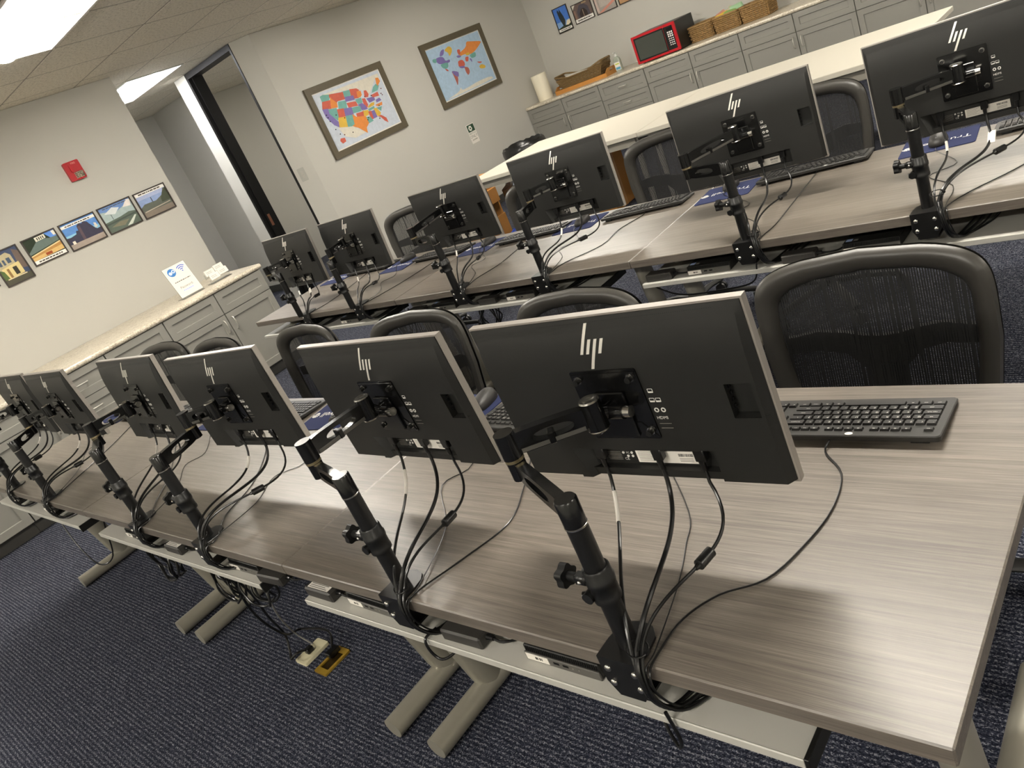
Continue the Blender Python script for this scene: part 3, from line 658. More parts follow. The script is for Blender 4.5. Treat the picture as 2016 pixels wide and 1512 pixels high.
# ================================================================ cables from the monitors down to the trays
def cable(name, label, pts, r, mt=BLKT, cat='cable', group=None, k=6):
    base = Vector(pts[-1]); t = thing(name, label, cat, tuple(base), 0, group)
    g = G(); g.tube([Vector(p) - base for p in (spline(pts, k) if k else pts)], r, 8); g.build('cord', mt, t); return t, base
def bez(a, b, c_, d_, n):
    return [a * (1 - t) ** 3 + b * (3 * t * (1 - t) ** 2) + c_ * (3 * t * t * (1 - t)) + d_ * t ** 3 for t in [k / n for k in range(n + 1)]]
for i, s in enumerate(ST):
    M = mon_M(s); px = s['px']; yb = 0 if i < 6 else Y2; rr = random.Random(40 + i)
    for c_i, (lx, nm) in enumerate(((-0.085, 'left'), (0.035, 'middle'), (0.116, 'right'))):
        p0 = M @ Vector((lx, -0.014, -0.118)); p1 = M @ Vector((lx + 0.002, -0.020, -0.165))
        cv = Vector((px + 0.034 + 0.007 * c_i, yb - 0.004 + 0.006 * c_i, 0.768)); ed = Vector((px + 0.042 + 0.006 * c_i, yb - 0.016 - 0.004 * (c_i == 1), 0.742))
        tail = [Vector((px + 0.050 + 0.006 * c_i, yb - 0.020, 0.690)), Vector((px + 0.062 + 0.012 * c_i, yb + 0.012, 0.6475)), Vector((px + 0.085 + 0.02 * c_i, yb + 0.10, 0.6475)), Vector((px + 0.10 + 0.02 * c_i, yb + 0.197, 0.652))]
        h1 = p1 + Vector(((0.012, 0.020, 0.075)[c_i] + rr.uniform(-0.01, 0.015), -0.035, -0.12 + rr.uniform(-0.015, 0.015))); h2 = cv + Vector(((-0.012, 0.030, 0.022)[c_i] + rr.uniform(-0.008, 0.008), 0.050, 0.115))
        bz = bez(p1, h1, h2, cv, 24)
        pts = [p0] + bz + spline([cv, ed] + tail, 5)[1:]
        rad = (0.0034, 0.0042, 0.0030)[c_i]
        desc = ('with label tape', 'thicker one', 'with ferrite bead')[c_i]
        t, base = cable('monitor_cable', 'black cable %s, %s plug, monitor %s' % (desc, nm, which(i)), pts, rad, group='monitor cables', k=0)
        g = G(); g.box((lx - 0.010, -0.021, -0.1245), (lx + 0.010, -0.0060, -0.0975), c=0.002); g.tube([(lx, -0.0165, -0.122), (lx, -0.0175, -0.142)], [0.0062, 0.0045], 10)
        pl_ = ob('plug', g.mesh('plug', BLKT, 40), t); pl_.matrix_local = T(*(-base)) @ M
        if c_i == 0:
            g = G(); g.tube([p - base for p in bz[2:8 if i in (0, 1) else 6]], rad + 0.0007, 10); g.build('label_tape', PAPER, t)
        if c_i == 1 and i in (3, 6, 11):
            sp = bz[2:6]; a, b = sp[0] - base, sp[-1] - base; dd = (b - a).normalized(); sd = dd.cross(Vector((0, 1, 0))).normalized() * 0.016; nn = Vector((0, -0.0046, 0))
            g = G(); g.add([a - sd * 0.3 + nn, a + sd + nn, b + sd + nn, b - sd * 0.3 + nn, a - sd * 0.3 - nn, a + sd - nn, b + sd - nn, b - sd * 0.3 - nn], [(0, 1, 2, 3), (7, 6, 5, 4), (0, 4, 5, 1), (1, 5, 6, 2), (2, 6, 7, 3), (3, 7, 4, 0)]); g.build('label_flag', PAPER, t, 0)
        if c_i == 2:
            sp = bz[10:13]; a, b = sp[0] - base, sp[-1] - base; dd = (b - a).normalized(); m_ = (a + b) / 2
            g = G(); g.tube([m_ - dd * 0.0185, m_ - dd * 0.017, m_ + dd * 0.017, m_ + dd * 0.0185], [0.0072, 0.0096, 0.0096, 0.0072], 14); g.tube([m_ + dd * 0.0185, m_ + dd * 0.026], [0.0055, 0.0038], 10); g.build('ferrite_bead', BLKT, t)
    if i < 10:
        g = G(); c0 = Vector((px + 0.041, yb + 0.004, 0.795 if i == 6 else 0.770))
        g.tube([c0 + Vector((0.019 * math.cos(a), 0.015 * math.sin(a), 0.004 * math.sin(a))) for a in [2 * PI * k / 16 for k in range(16)]], 0.0016, 6, closed=True)
        g.box(c0 + Vector((0.016, -0.006, -0.002)), c0 + Vector((0.023, 0.002, 0.003)))
        tag(g.build('cable_tie', BLKT), 'black cable tie round the cables, %s' % which(i), 'cable tie', 'cable ties')
# ================================================================ keyboards, pads, mice
U = 0.0186
def key_rows():
    K = []   # (u, row, width, height, legend)
    K.append((0, 0, 1, 1, 'esc')); x = 2
    for k in range(12): K.append((x, 0, 1, 1, 'f%d' % (k + 1))); x += 1.5 if k in (3, 7) else 1
    for k in range(3): K.append((15.25 + k, 0, 1, 1, ''))
    for k in range(4): K.append((18.5 + k, 0, 1, 1, ''))
    for r, row in ((1, '`1234567890-='), ): 
        for k, c_ in enumerate(row): K.append((k, r, 1, 1, c_))
    K.append((13, 1, 2, 1, 'backspace'))
    K.append((0, 2, 1.5, 1, 'tab'))
    for k, c_ in enumerate('QWERTYUIOP[]'): K.append((1.5 + k, 2, 1, 1, c_))
    K.append((13.5, 2, 1.5, 1, '\\')); K.append((0, 3, 1.75, 1, 'caps lock'))
    for k, c_ in enumerate("ASDFGHJKL;'"): K.append((1.75 + k, 3, 1, 1, c_))
    K.append((12.75, 3, 2.25, 1, 'enter')); K.append((0, 4, 2.25, 1, 'shift'))
    for k, c_ in enumerate('ZXCVBNM,./'): K.append((2.25 + k, 4, 1, 1, c_))
    K.append((12.25, 4, 2.75, 1, 'shift'))
    for u_, w_, l_ in ((0, 1.25, 'ctrl'), (1.25, 1.25, 'win'), (2.5, 1.25, 'alt'), (3.75, 6.25, ''), (10, 1.25, 'alt'), (11.25, 1.25, 'fn'), (12.5, 1.25, 'menu'), (13.75, 1.25, 'ctrl')): K.append((u_, 5, w_, 1, l_))
    for r in (1, 2):
        for k, l_ in enumerate(('ins', 'home', 'pgup') if r == 1 else ('del', 'end', 'pgdn')): K.append((15.25 + k, r, 1, 1, l_))
    K.append((16.25, 4, 1, 1, '^'))
    for k, l_ in enumerate(('<', 'v', '>')): K.append((15.25 + k, 5, 1, 1, l_))
    for r, row in ((1, ('num', '/', '*', '-')), (2, ('7', '8', '9')), (3, ('4', '5', '6')), (4, ('1', '2', '3'))):
        for k, l_ in enumerate(row): K.append((18.5 + k, r, 1, 1, l_))
    K.append((21.5, 2, 1, 2, '+')); K.append((21.5, 4, 1, 2, '')); K.append((18.5, 5, 2, 1, '0')); K.append((20.5, 5, 1, 1, '.'))
    return K
KR = key_rows()
KW, KD = 0.446, 0.152
def key_xy(u_, r, w_, h_):
    # the typist sits on the +y side: columns run towards -x, rows run towards +y
    x = 0.2095 - (u_ + w_ / 2) * U; y = -0.050 + (r + (h_ - 1) / 2) * 0.0188 + (0.004 if r else -0.002); return x, y
KT = math.radians(5.0)
def ktop(y): return 0.0155 - math.tan(KT) * y           # top plane of the case, rear (-y) side raised
KEY_ME = {}
def key_mesh(w_, h_, f):
    k = (w_, h_, f)
    if k not in KEY_ME:
        g = G(); a = w_ * U / 2 - 0.0013; b = (h_ * 0.0188 / 2 - 0.0014) if not f else 0.0055; hh = 0.0045
        vs = [(-a, -b, 0), (a, -b, 0), (a, b, 0), (-a, b, 0), (-a + 0.0012, -b + 0.001, hh), (a - 0.0012, -b + 0.001, hh), (a - 0.0012, b - 0.0014, hh), (-a + 0.0012, b - 0.0014, hh)]
        g.add(vs, [(4, 5, 6, 7), (0, 1, 5, 4), (1, 2, 6, 5), (2, 3, 7, 6), (3, 0, 4, 7)]); KEY_ME[k] = g.mesh('key', KEYM, 0)
    return KEY_ME[k]
kc = G()
def kcase():
    pl_ = rrect(KW, KD, 0.008, 4); n = len(pl_)
    vs = [(x * 0.995, y * 0.99, 0.004 - math.tan(KT) * y * 0.8 + 0.001) for x, y in pl_] + [(x, y, ktop(y) - 0.002) for x, y in pl_] + [(x * 0.992, y * 0.98, ktop(y)) for x, y in pl_]
    fs = [tuple(range(n))[::-1], tuple(range(2 * n, 3 * n))]
    for r in (0, 1): fs += [(r * n + i, r * n + (i + 1) % n, (r + 1) * n + (i + 1) % n, (r + 1) * n + i) for i in range(n)]
    return vs, fs
kc.add(*kcase()); KCASE = kc.mesh('case', KEYB, 30)
kf = G()
for sx in (-1, 1): kf.box((sx * 0.185 - 0.016, -0.066, 0.0), (sx * 0.185 + 0.016, -0.055, 0.0125), c=0.001); kf.cyl((sx * 0.19, 0.06, 0), (sx * 0.19, 0.06, 0.004), 0.006, n=10)
KFEET = kf.mesh('foot', BLK, 30)
kl = G(); kl.ring([(0.0075 * math.cos(t), 0.0052 * math.sin(t)) for t in [2 * PI * q / 20 for q in range(20)]], [(0.0001 * math.cos(t), 0.0001 * math.sin(t)) for t in [2 * PI * q / 20 for q in range(20)]], 0, 0.0004)
KLOGO = kl.mesh('maker_badge', INKW, 0)
def legends(full):
    g = G()
    for (u_, r, w_, h_, l_) in KR:
        if not l_: continue
        x, y = key_xy(u_, r, w_, h_); z = ktop(y) + 0.0048
        sz = 0.0072 if len(l_) == 1 else (0.0058 if len(l_) < 3 else 0.0046)
        M = T(x + (0.0 if len(l_) > 1 else 0.003), y - 0.0015, z) @ Rx(-KT) @ Rz(PI) @ Matrix.Scale(sz, 4)
        put_text(g, l_, M)
    return g.mesh('key_legends', INKW, 0)
LEG_ME = legends(True)
KEYS_ALL = G()
for (u_, r, w_, h_, l_) in KR:
    x, y = key_xy(u_, r, w_, h_); me = key_mesh(w_, h_, r == 0)
    KEYS_ALL.add([v.co.copy() for v in me.vertices], [tuple(p.vertices) for p in me.polygons], 0, T(x, y, ktop(y)) @ Rx(-KT))
KEYS_ME = KEYS_ALL.mesh('key_field', KEYM, 0)
pd = G(); pd.prism(rrect(0.25, 0.205, 0.012, 5), 0, 0.003); PAD_ME = pd.mesh('cloth', PADB, 30)
pt_ = G(); put_text(pt_, 'Trustwell', T(0.105, 0.0, 0.0034) @ Rz(PI) @ Matrix.Shear('XZ', 4, (0, 0)) @ Matrix.Scale(0.047, 4), 0, 'LEFT')
for k in range(7):
    a = PI * (0.05 + k / 6 * 0.9); c_ = (-0.106, -0.002)
    pt_.prism([(c_[0], c_[1]), (c_[0] + 0.019 * math.cos(a - 0.16), c_[1] - 0.019 * math.sin(a - 0.16)), (c_[0] + 0.019 * math.cos(a + 0.16), c_[1] - 0.019 * math.sin(a + 0.16))], 0.003, 0.0034)
    pt_.prism([(c_[0], c_[1] + 0.004), (c_[0] + 0.012 * math.cos(a - 0.2), c_[1] + 0.004 + 0.012 * math.sin(a - 0.2)), (c_[0] + 0.012 * math.cos(a + 0.2), c_[1] + 0.004 + 0.012 * math.sin(a + 0.2))], 0.003, 0.0034)
PADT_ME = pt_.mesh('printed_logo', INKW, 0)
def mouse_meshes():
    g = G(); n = 20; prof = [(0, 1.0), (0.006, 1.03), (0.014, 1.0), (0.024, 0.86), (0.031, 0.6), (0.035, 0.25), (0.0355, 0.0)]
    vs = []; fs = []
    for z, k in prof:
        for i in range(n):
            t = 2 * PI * i / n; c_, s_ = math.cos(t), math.sin(t)
            x = 0.031 * math.copysign(abs(c_) ** 0.75, c_) * k; y = 0.056 * math.copysign(abs(s_) ** 0.8, s_) * (k ** 0.7 if k else 0)
            vs.append((x, y + 0.004 * (1 - k), z * (1 + 0.18 * y / 0.056) + 0.0015))
    for r in range(len(prof) - 1): fs += [(r * n + i, r * n + (i + 1) % n, (r + 1) * n + (i + 1) % n, (r + 1) * n + i) for i in range(n)]
    fs.append(tuple(range(n))[::-1]); g.add(vs, fs)
    b = g.mesh('mouse_shell', mat('graphite_mouse', '#252321', 0.5, spec=0.4), 60)
    w_ = G(); w_.cyl((-0.0035, -0.028, 0.0255), (0.0035, -0.028, 0.0255), 0.0075, n=14); 
    return b, w_.mesh('scroll_wheel', BLKT, 40)
MB = mouse_meshes()
near_keys = (0, 1, 7, 8, 6)
for i, s in enumerate(ST):
    px = s['px']; yb = 0 if i < 6 else Y2
    end = [Vector((px + 0.058, yb + 0.03, DH + 0.004)), Vector((px + 0.062, yb - 0.012, DH + 0.001)), Vector((px + 0.066, yb - 0.016, 0.70)), Vector((px + 0.08, yb + 0.02, 0.644)), Vector((px + 0.14, yb + 0.11, 0.642)), Vector((px + 0.16, yb + 0.197, 0.645))]
    if s['kb']:
        x, y, rz = s['kb']
        t = thing('keyboard', 'black keyboard behind the monitor %s' % which(i), 'keyboard', (x, y, DH), rz, 'keyboards')
        if i == 4: t['label'] = 'black keyboard behind the monitor second from the left in the front row'
        cs = ob('case', KCASE, t); ob('foot', KFEET, t); ob('maker_badge', KLOGO, cs, T(0.065, -0.0675, ktop(-0.0675) + 0.0002) @ Rx(-KT))
        if i in near_keys:
            for (u_, r, w_, h_, l_) in KR:
                kx, ky = key_xy(u_, r, w_, h_); ob('key', key_mesh(w_, h_, r == 0), t, T(kx, ky, ktop(ky)) @ Rx(-KT))
        else: o = ob('key_field', KEYS_ME, t); o['kind'] = 'stuff'
        ob('key_legends', LEG_ME, t)['kind'] = 'stuff'
        Mi = (T(x, y, DH) @ Rz(rz)).inverted()
        a = (T(x, y, DH) @ Rz(rz)) @ Vector((0.03, -0.076, 0.012)); zz = DH + 0.0028
        if i == 0: mid = [(-0.285, 0.50, zz), (-0.270, 0.40, zz), (-0.285, 0.30, zz), (-0.315, 0.215, zz), (-0.375, 0.165, zz), (-0.410, 0.10, zz)]
        elif i == 1: mid = [(-1.05, 0.50, zz), (-0.98, 0.38, zz), (-0.93, 0.26, zz), (-0.965, 0.13, zz)]
        else:
            q = random.Random(i); mid = [a.lerp(end[0], 0.3) + Vector((q.uniform(-0.02, 0.05), 0, 0)), a.lerp(end[0], 0.6) + Vector((q.uniform(0.0, 0.06), 0, 0)), a.lerp(end[0], 0.85) + Vector((q.uniform(-0.02, 0.03), 0, 0))]
            mid = [(m_[0], m_[1], zz) for m_ in mid]
        g = G(); g.tube([Mi @ p for p in spline([a, a + Vector((0, -0.03, -0.008))] + [Vector(m_) for m_ in mid] + end, 5)], 0.0019, 7); g.build('cord', BLKT, t)
    if s['pad']:
        x, y, rz = s['pad']; t = thing('mouse_pad', 'navy mouse pad with white lettering, station %s' % which(i), 'mouse pad', (x, y, DH), rz, 'blue mouse pads')
        ob('cloth', PAD_ME, t); ob('printed_logo', PADT_ME, t)
    if s['mo']:
        x, y, rz = s['mo']; zb = DH + 0.003
        t = thing('computer_mouse', 'dark wired mouse, station %s' % which(i), 'mouse', (x, y, zb), rz, 'wired mice')
        for me in MB: ob(me.name, me, t)
        Mw = T(x, y, zb) @ Rz(rz); Mi = Mw.inverted(); a = Mw @ Vector((0, -0.056, 0.006)); q = random.Random(100 + i); zz = DH + 0.0022
        m1 = a.lerp(end[0], 0.35) + Vector((0.05, 0, 0)); m2 = a.lerp(end[0], 0.5) + Vector((-0.04, 0, 0)); m3 = a.lerp(end[0], 0.72) + Vector((0.03 * q.uniform(0.2, 1), 0, 0))
        if i == 0: m1, m2, m3 = Vector((-0.53, 0.36, 0)), Vector((-0.49, 0.27, 0)), Vector((-0.455, 0.17, 0))
        pts = [a, a + Vector((0.01, -0.05, -0.004))] + [Vector((m_.x, m_.y, zz)) for m_ in (m1, m2, m3)] + [e_ + Vector((-0.006, 0.001, 0.003 if k < 2 else 0)) for k, e_ in enumerate(end)]
        g = G(); g.tube([Mi @ p for p in spline(pts, 5)], 0.0013, 6); g.build('cord', BLKT, t)
# ================================================================ small computers, adapters and cable coils in the trays
def pc_meshes():
    b = G(); b.box((-0.0885, 0.004, 0), (0.0885, 0.178, 0.034), c=0.002)
    f = G(); f.box((-0.0885, 0.0, 0.0), (0.0885, 0.004, 0.0200), c=0.001)
    v = G()
    for k in range(34): v.prism([(-0.084 + k * 0.005, 0.0215), (-0.0815 + k * 0.005, 0.0215), (-0.0795 + k * 0.005, 0.0325), (-0.082 + k * 0.005, 0.0325)], -0.0042, -0.0030, axis='y')
    l = G(); l.box((-0.085, -0.0006, 0.003), (-0.030, 0.0001, 0.0185), 0)
    for k, w_ in enumerate((0.004, 0.002, 0.003, 0.002)): l.box((-0.062 + 0.005 * k, -0.0009, 0.008), (-0.062 + 0.005 * k + w_, -0.0005, 0.014), 1)
    p = G()
    for x in (-0.018, 0.004): p.box((x, -0.0004, 0.009), (x + 0.013, 0.0005, 0.014), 0)
    for x in (0.028, 0.042): p.cyl((x, 0.0005, 0.0115), (x, -0.0006, 0.0115), 0.0018, n=10, mi=1)
    s = G(); s.box((-0.082, 0.02, 0.034), (-0.062, 0.04, 0.0343), 0); s.box((-0.057, 0.02, 0.034), (-0.043, 0.034, 0.0343), 1)
    return [('body', b.mesh('body', BLKM, 20)), ('front_panel', f.mesh('front_panel', mat('grey_pc_front', '#55534f', 0.4, 0.2), 20)), ('vent', v.mesh('vent', DARK, 0)), ('asset_label', l.mesh('asset_label', [PAPER, INKK], 0)), ('port', p.mesh('port', [DARK, STEEL], 20)), ('top_sticker', s.mesh('top_sticker', [mat('pale_blue_sticker', '#9fb2d8', 0.5), INKG], 0))]
PCM = pc_meshes()
TZ = 0.638
for i, s in enumerate(ST):
    yb = 0 if i < 6 else Y2; x = s['px'] + (0.142 if i == 2 else (-0.178 if i != 11 else -0.15))
    t = thing('mini_computer', 'flat black mini computer by the clamp %s' % which(i), 'computer', (x, yb + 0.018, TZ), 0.0 if i != 1 else -0.02, 'mini computers in the trays')
    for n_, me in PCM: ob(n_, me, t)
ad = G(); ad.box((-0.058, -0.024, 0), (0.058, 0.024, 0.03), c=0.004); AD_ME = ad.mesh('adapter_body', mat('grey_black_adapter', '#32302d', 0.5), 25)
al = G(); al.box((-0.045, -0.018, 0.03), (0.045, 0.018, 0.0304), 0)
for k in range(6): al.box((-0.04, -0.015 + 0.0055 * k, 0.0304), (0.035 - 0.01 * (k % 2), -0.013 + 0.0055 * k, 0.0307), 1)
AL_ME = al.mesh('rating_label', [PAPER, INKG], 0)
ads = [(-0.905, 0.028, 0, 0.02, 'lying in the front tray left of the nearest mini computer'), (-1.435, 0.030, 1, 0.0, 'with white label in the front tray near the first seam'), (-1.68, 0.028, 0, 0.05, 'in the front tray just left of the first desk seam'), (-2.32, 0.030, 1, 0.0, 'with white label, in the front tray beside the tangled cables'),
       (-1.42, Y2 + 0.03, 0, 0.0, 'in the second-row tray left of the computer beside the seam'), (-2.39, Y2 + 0.03, 0, 0.0, 'in the second-row tray right of the third clamp from the right'), (-2.93, Y2 + 0.03, 0, 0.0, 'in the second-row tray near its left seam'), (-0.86, Y2 + 0.028, 0, 0.03, 'in the second-row tray near the right end of the photo')]
for x, y, lab, rz, w_ in ads:
    t = thing('power_adapter', 'dark power adapter brick %s' % w_, 'adapter', (x, y, TZ), rz, 'power adapters'); ob('adapter_body', AD_ME, t)
    if lab: ob('rating_label', AL_ME, t)
    g = G(); g.tube([(0.058, 0, 0.015), (0.075, 0.0, 0.015)], [0.007, 0.005], 10); g.tube(spline([(0.072, 0, 0.015), (0.10, 0.0, 0.012), (0.125, 0.03, 0.005), (0.14, 0.09, 0.004)], 4), 0.0028, 7); g.build('adapter_cord', BLKT, t)
def coil(label, c_, r_, n, seed, sag=0.08):
    q = random.Random(seed); pts = []
    for k in range(n * 12):
        a = 2 * PI * k / 12; rr_ = r_ * (0.8 + 0.3 * q.random()); pts.append((c_[0] + rr_ * 1.25 * math.cos(a) + 0.004 * q.uniform(-1, 1), c_[1] + 0.02 * math.sin(a * 0.37 + seed) + 0.012 * q.uniform(-1, 1), c_[2] + sag * math.sin(a)))
    pts.append((c_[0] + 0.02, c_[1] + 0.05, 0.644))
    pts.insert(0, (c_[0] - 0.02, c_[1] + 0.05, 0.644))
    base = Vector((c_[0], c_[1], c_[2] - sag)); t = thing('cable_coil', label, 'cable', tuple(base), 0, 'coiled cables under the trays')
    g = G(); g.tube([Vector(p) - base for p in spline(pts, 3)], 0.0036, 7); g.build('cord', BLKT, t)
coil('tangled loop of black cable hanging under the front tray, third clamp from the right', (-2.08, 0.03, 0.55), 0.055, 4, 3, 0.075)
coil('second loop of black cable hanging just right of the largest tangle under the front tray', (-1.93, 0.05, 0.545), 0.06, 3, 5, 0.07)
coil('bunched black cables hanging under the front tray between third and fourth clamp', (-2.56, 0.03, 0.555), 0.07, 5, 8, 0.08)
coil('small coil of black cable under the second-row tray behind the third chair', (-2.47, Y2 + 0.06, 0.55), 0.045, 5, 11, 0.075)
coil('small coil of black cable under the second-row tray near its left seam', (-3.12, Y2 + 0.05, 0.56), 0.045, 4, 14, 0.06)
for n_, lab, pts in (('tray_cable', 'thin black cable drooping from the nearest clamp under the front tray', [(-0.41, -0.015, 0.66), (-0.405, -0.014, 0.60), (-0.43, 0.0, 0.555), (-0.47, 0.03, 0.57), (-0.50, 0.08, 0.63)]),
                     ('tray_cable', 'black cable looped over the front tray lip near the second clamp', [(-1.0, 0.02, 0.645), (-1.005, -0.013, 0.642), (-1.0, -0.014, 0.60), (-0.98, 0.0, 0.585), (-0.95, 0.06, 0.60)]),
                     ('tray_cable', 'black cable draped along the underside of the second-row tray', [(-1.0, Y2 - 0.012, 0.66), (-1.05, Y2 + 0.02, 0.58), (-1.2, Y2 + 0.05, 0.55), (-1.4, Y2 + 0.08, 0.54), (-1.55, Y2 + 0.1, 0.60)])):
    cable(n_, lab, pts, 0.0032)
# floor outlet with brass box
t = thing('floor_outlet', 'cream floor outlet plate with black plug on the carpet under the front row', 'outlet', (-2.295, 0.195, 0.0))
g = G(); g.prism(rrect(0.072, 0.115, 0.006, 3), 0.0, 0.012); g.build('cover_plate', mat('cream_plastic', '#d3ccab', 0.5), t, 30)
g = G(); g.box((-0.012, -0.02, 0.012), (0.012, 0.01, 0.035), c=0.004); g.tube(spline([(0, -0.01, 0.03), (0, -0.05, 0.05), (-0.02, -0.07, 0.035), (-0.06, -0.05, 0.03)], 4), 0.005, 8); g.build('plug', BLKT, t)
t = thing('brass_floor_box', 'open brass floor box lid beside the cream outlet plate on the carpet', 'floor box', (-2.16, 0.193, 0.0))
g = G(); g.ring(rrect(0.072, 0.122, 0.004, 2), rrect(0.050, 0.078, 0.003, 2), 0.0, 0.008); g.build('frame', BRASS, t, 30)
g = G(); g.box((-0.028, -0.042, 0.0), (0.028, 0.042, 0.003)); g.build('recess', mat('dark_brass', '#4a3a1c', 0.4, 0.7), t, 0)
g = G(); g.box((-0.034, -0.0, 0.008), (-0.004, 0.05, 0.03), c=0.003); g.build('plug', BLKT, t)
cable('floor_cable', 'black power cable running from the floor outlet up to the front tray', [(-2.355, 0.145, 0.032), (-2.37, 0.17, 0.10), (-2.28, 0.13, 0.25), (-2.16, 0.09, 0.42), (-2.08, 0.05, 0.56), (-2.04, 0.06, 0.645)], 0.0045)
cable('floor_cable', 'black power cable sagging low from the brass floor box to the tangle under the tray', [(-2.18, 0.22, 0.025), (-2.25, 0.27, 0.05), (-2.40, 0.24, 0.05), (-2.30, 0.15, 0.14), (-2.22, 0.08, 0.32), (-2.14, 0.06, 0.50), (-2.11, 0.07, 0.645)], 0.0045)
cable('floor_cable', 'thin grey cable rising beside the black cable from the floor outlet', [(-2.32, 0.22, 0.014), (-2.33, 0.19, 0.10), (-2.15, 0.12, 0.30), (-1.92, 0.06, 0.52), (-1.86, 0.07, 0.645)], 0.003, mat('grey_cord', '#8b8a86', 0.5))
cable('floor_cable', 'thin cable drooping to the carpet under the far left desk of the front row', [(-3.55, 0.0, 0.63), (-3.5, -0.01, 0.5), (-3.42, 0.0, 0.40), (-3.35, 0.05, 0.42), (-3.25, 0.08, 0.60), (-3.2, 0.1, 0.645)], 0.0032)

# ================================================================ chairs
def chair_meshes():
    n = 64; Zc = 0.715; m = {}
    def loop(hw, top, bot, p):
        out = []
        for k in range(n):
            t = 2 * PI * k / n; c_, s_ = math.cos(t), math.sin(t)
            x = hw * math.copysign(abs(c_) ** p, c_); z = (top if s_ > 0 else bot) * math.copysign(abs(s_) ** p, s_)
            x *= 1 - 0.10 * max(0, -z) / bot                       # narrower towards the seat
            if z > 0: z -= 0.030 * (abs(x) / hw) ** 2 * (z / top)   # arched top
            out.append((x, z))
        return out
    bend = lambda x, z: 0.225 - 0.42 * x * x * 0.9 + 0.10 * (z - 0.0) * 0.9 - 0.10 * (z * 2.2) ** 2 * 0.25
    prof = [(0.0, 0.010), (0.10, 0.024), (0.35, 0.030), (0.70, 0.026), (1.0, 0.008), (1.0, -0.006), (0.6, -0.014), (0.2, -0.012), (0.0, 0.0)]  # across the rim: (0 outer..1 inner, forward)
    lo = loop(0.278, 0.238, 0.235, 0.30); li = loop(0.228, 0.182, 0.200, 0.30)
    fr = G(); vs = []
    for q, d in prof:
        for k in range(n):
            x = lo[k][0] * (1 - q) + li[k][0] * q; z = lo[k][1] * (1 - q) + li[k][1] * q
            vs.append((x, bend(x, z) - d, Zc + z))
    K = len(prof); fs = []
    for r in range(K - 1): fs += [(r * n + k, (r + 1) * n + k, (r + 1) * n + (k + 1) % n, r * n + (k + 1) % n) for k in range(n)]
    fr.add(vs, fs); m['back_frame'] = (fr, CHFR, 50)
    ms = G(); vs = []; fs = []; RN = 8
    for r in range(RN + 1):
        q = (r / RN) * 1.01
        for k in range(n): x, z = li[k][0] * q, li[k][1] * q; vs.append((x, bend(x, z) - 0.002, Zc + z))
    for r in range(RN): fs += [(r * n + k, (r + 1) * n + k, (r + 1) * n + (k + 1) % n, r * n + (k + 1) % n) for k in range(n)]
    ms.add(vs, fs); m['mesh_back'] = (ms, MESHFAB, 60)
    lb = G(); top = [(-0.225, 0.015), (-0.15, 0.018), (-0.09, 0.005), (-0.04, -0.010), (0, -0.014), (0.04, -0.010), (0.09, 0.005), (0.15, 0.018), (0.225, 0.015)]
    bot = [(-0.225, -0.030), (-0.15, -0.035), (-0.09, -0.055), (-0.055, -0.095), (-0.045, -0.30), (0.045, -0.30), (0.055, -0.095), (0.09, -0.055), (0.15, -0.035), (0.225, -0.030)]
    tv = [(x, z) for x, z in top]; bv = [bot[0], bot[1], bot[2], bot[3], (0, -0.10), bot[6], bot[7], bot[8], bot[9]]
    for d in (0.0,):
        vs = []; 
        for (x, z) in tv + bv: vs.append((x, bend(x, z) + 0.030 - 0.02 * (abs(x) / 0.225) ** 2, Zc + z))
        for (x, z) in tv + bv: vs.append((x, bend(x, z) + 0.045 - 0.02 * (abs(x) / 0.225) ** 2, Zc + z))
        N = 9; fs = []
        for k in range(N - 1): fs += [(k, k + 1, N + k + 1, N + k), (2 * N + k, 3 * N + k, 3 * N + k + 1, 2 * N + k + 1), (k, 2 * N + k, 2 * N + k + 1, k + 1), (N + k, N + k + 1, 3 * N + k + 1, 3 * N + k)]
        lb.add(vs, fs)
    lb.tube([(0, bend(0, -0.09) + 0.037, Zc - 0.09), (0, 0.25, 0.52), (0, 0.22, 0.44), (0, 0.10, 0.41)], 0, 14, sq=(0.048, 0.014))
    m['lumbar_support'] = (lb, CHDK, 40)
    st = G(); pl_ = rrect(0.49, 0.47, 0.09, 6); nn = len(pl_)
    vs = []
    for z, k in ((0.425, 0.93), (0.435, 0.99), (0.455, 1.0), (0.475, 0.99), (0.488, 0.95), (0.494, 0.86)): vs += [(x * k, y * k - 0.01, z - 0.02 * max(0, -y) * 1.5) for x, y in pl_]
    fs = [tuple(range(nn))[::-1], tuple(range(5 * nn, 6 * nn))]
    for r in range(5): fs += [(r * nn + i, r * nn + (i + 1) % nn, (r + 1) * nn + (i + 1) % nn, (r + 1) * nn + i) for i in range(nn)]
    st.add(vs, fs); m['seat'] = (st, SEATF, 40)
    cm = G(); cm.cyl((0, 0, 0.10), (0, 0, 0.25), 0.026, n=18); cm.cyl((0, 0, 0.25), (0, 0, 0.40), 0.014, n=14); cm.box((-0.09, -0.10, 0.385), (0.09, 0.12, 0.43), c=0.01); m['gas_lift'] = (cm, CHDK, 40)
    bs = G()
    for k in range(5):
        a = PI / 2 + 2 * PI * k / 5; d = Vector((math.cos(a), math.sin(a), 0)); bs.tube([d * 0.02 + Vector((0, 0, 0.115)), d * 0.15 + Vector((0, 0, 0.105)), d * 0.30 + Vector((0, 0, 0.075))], 0, 10, sq=(0.022, 0.014))
    m['star_base'] = (bs, CHDK, 40)
    return {k: v[0].mesh(k, v[1], v[2]) for k, v in m.items()}
CM = chair_meshes()
cs = G()
for s_ in (-1, 1): cs.cyl((s_ * 0.006, 0, 0.028), (s_ * 0.022, 0, 0.028), 0.028, n=16)
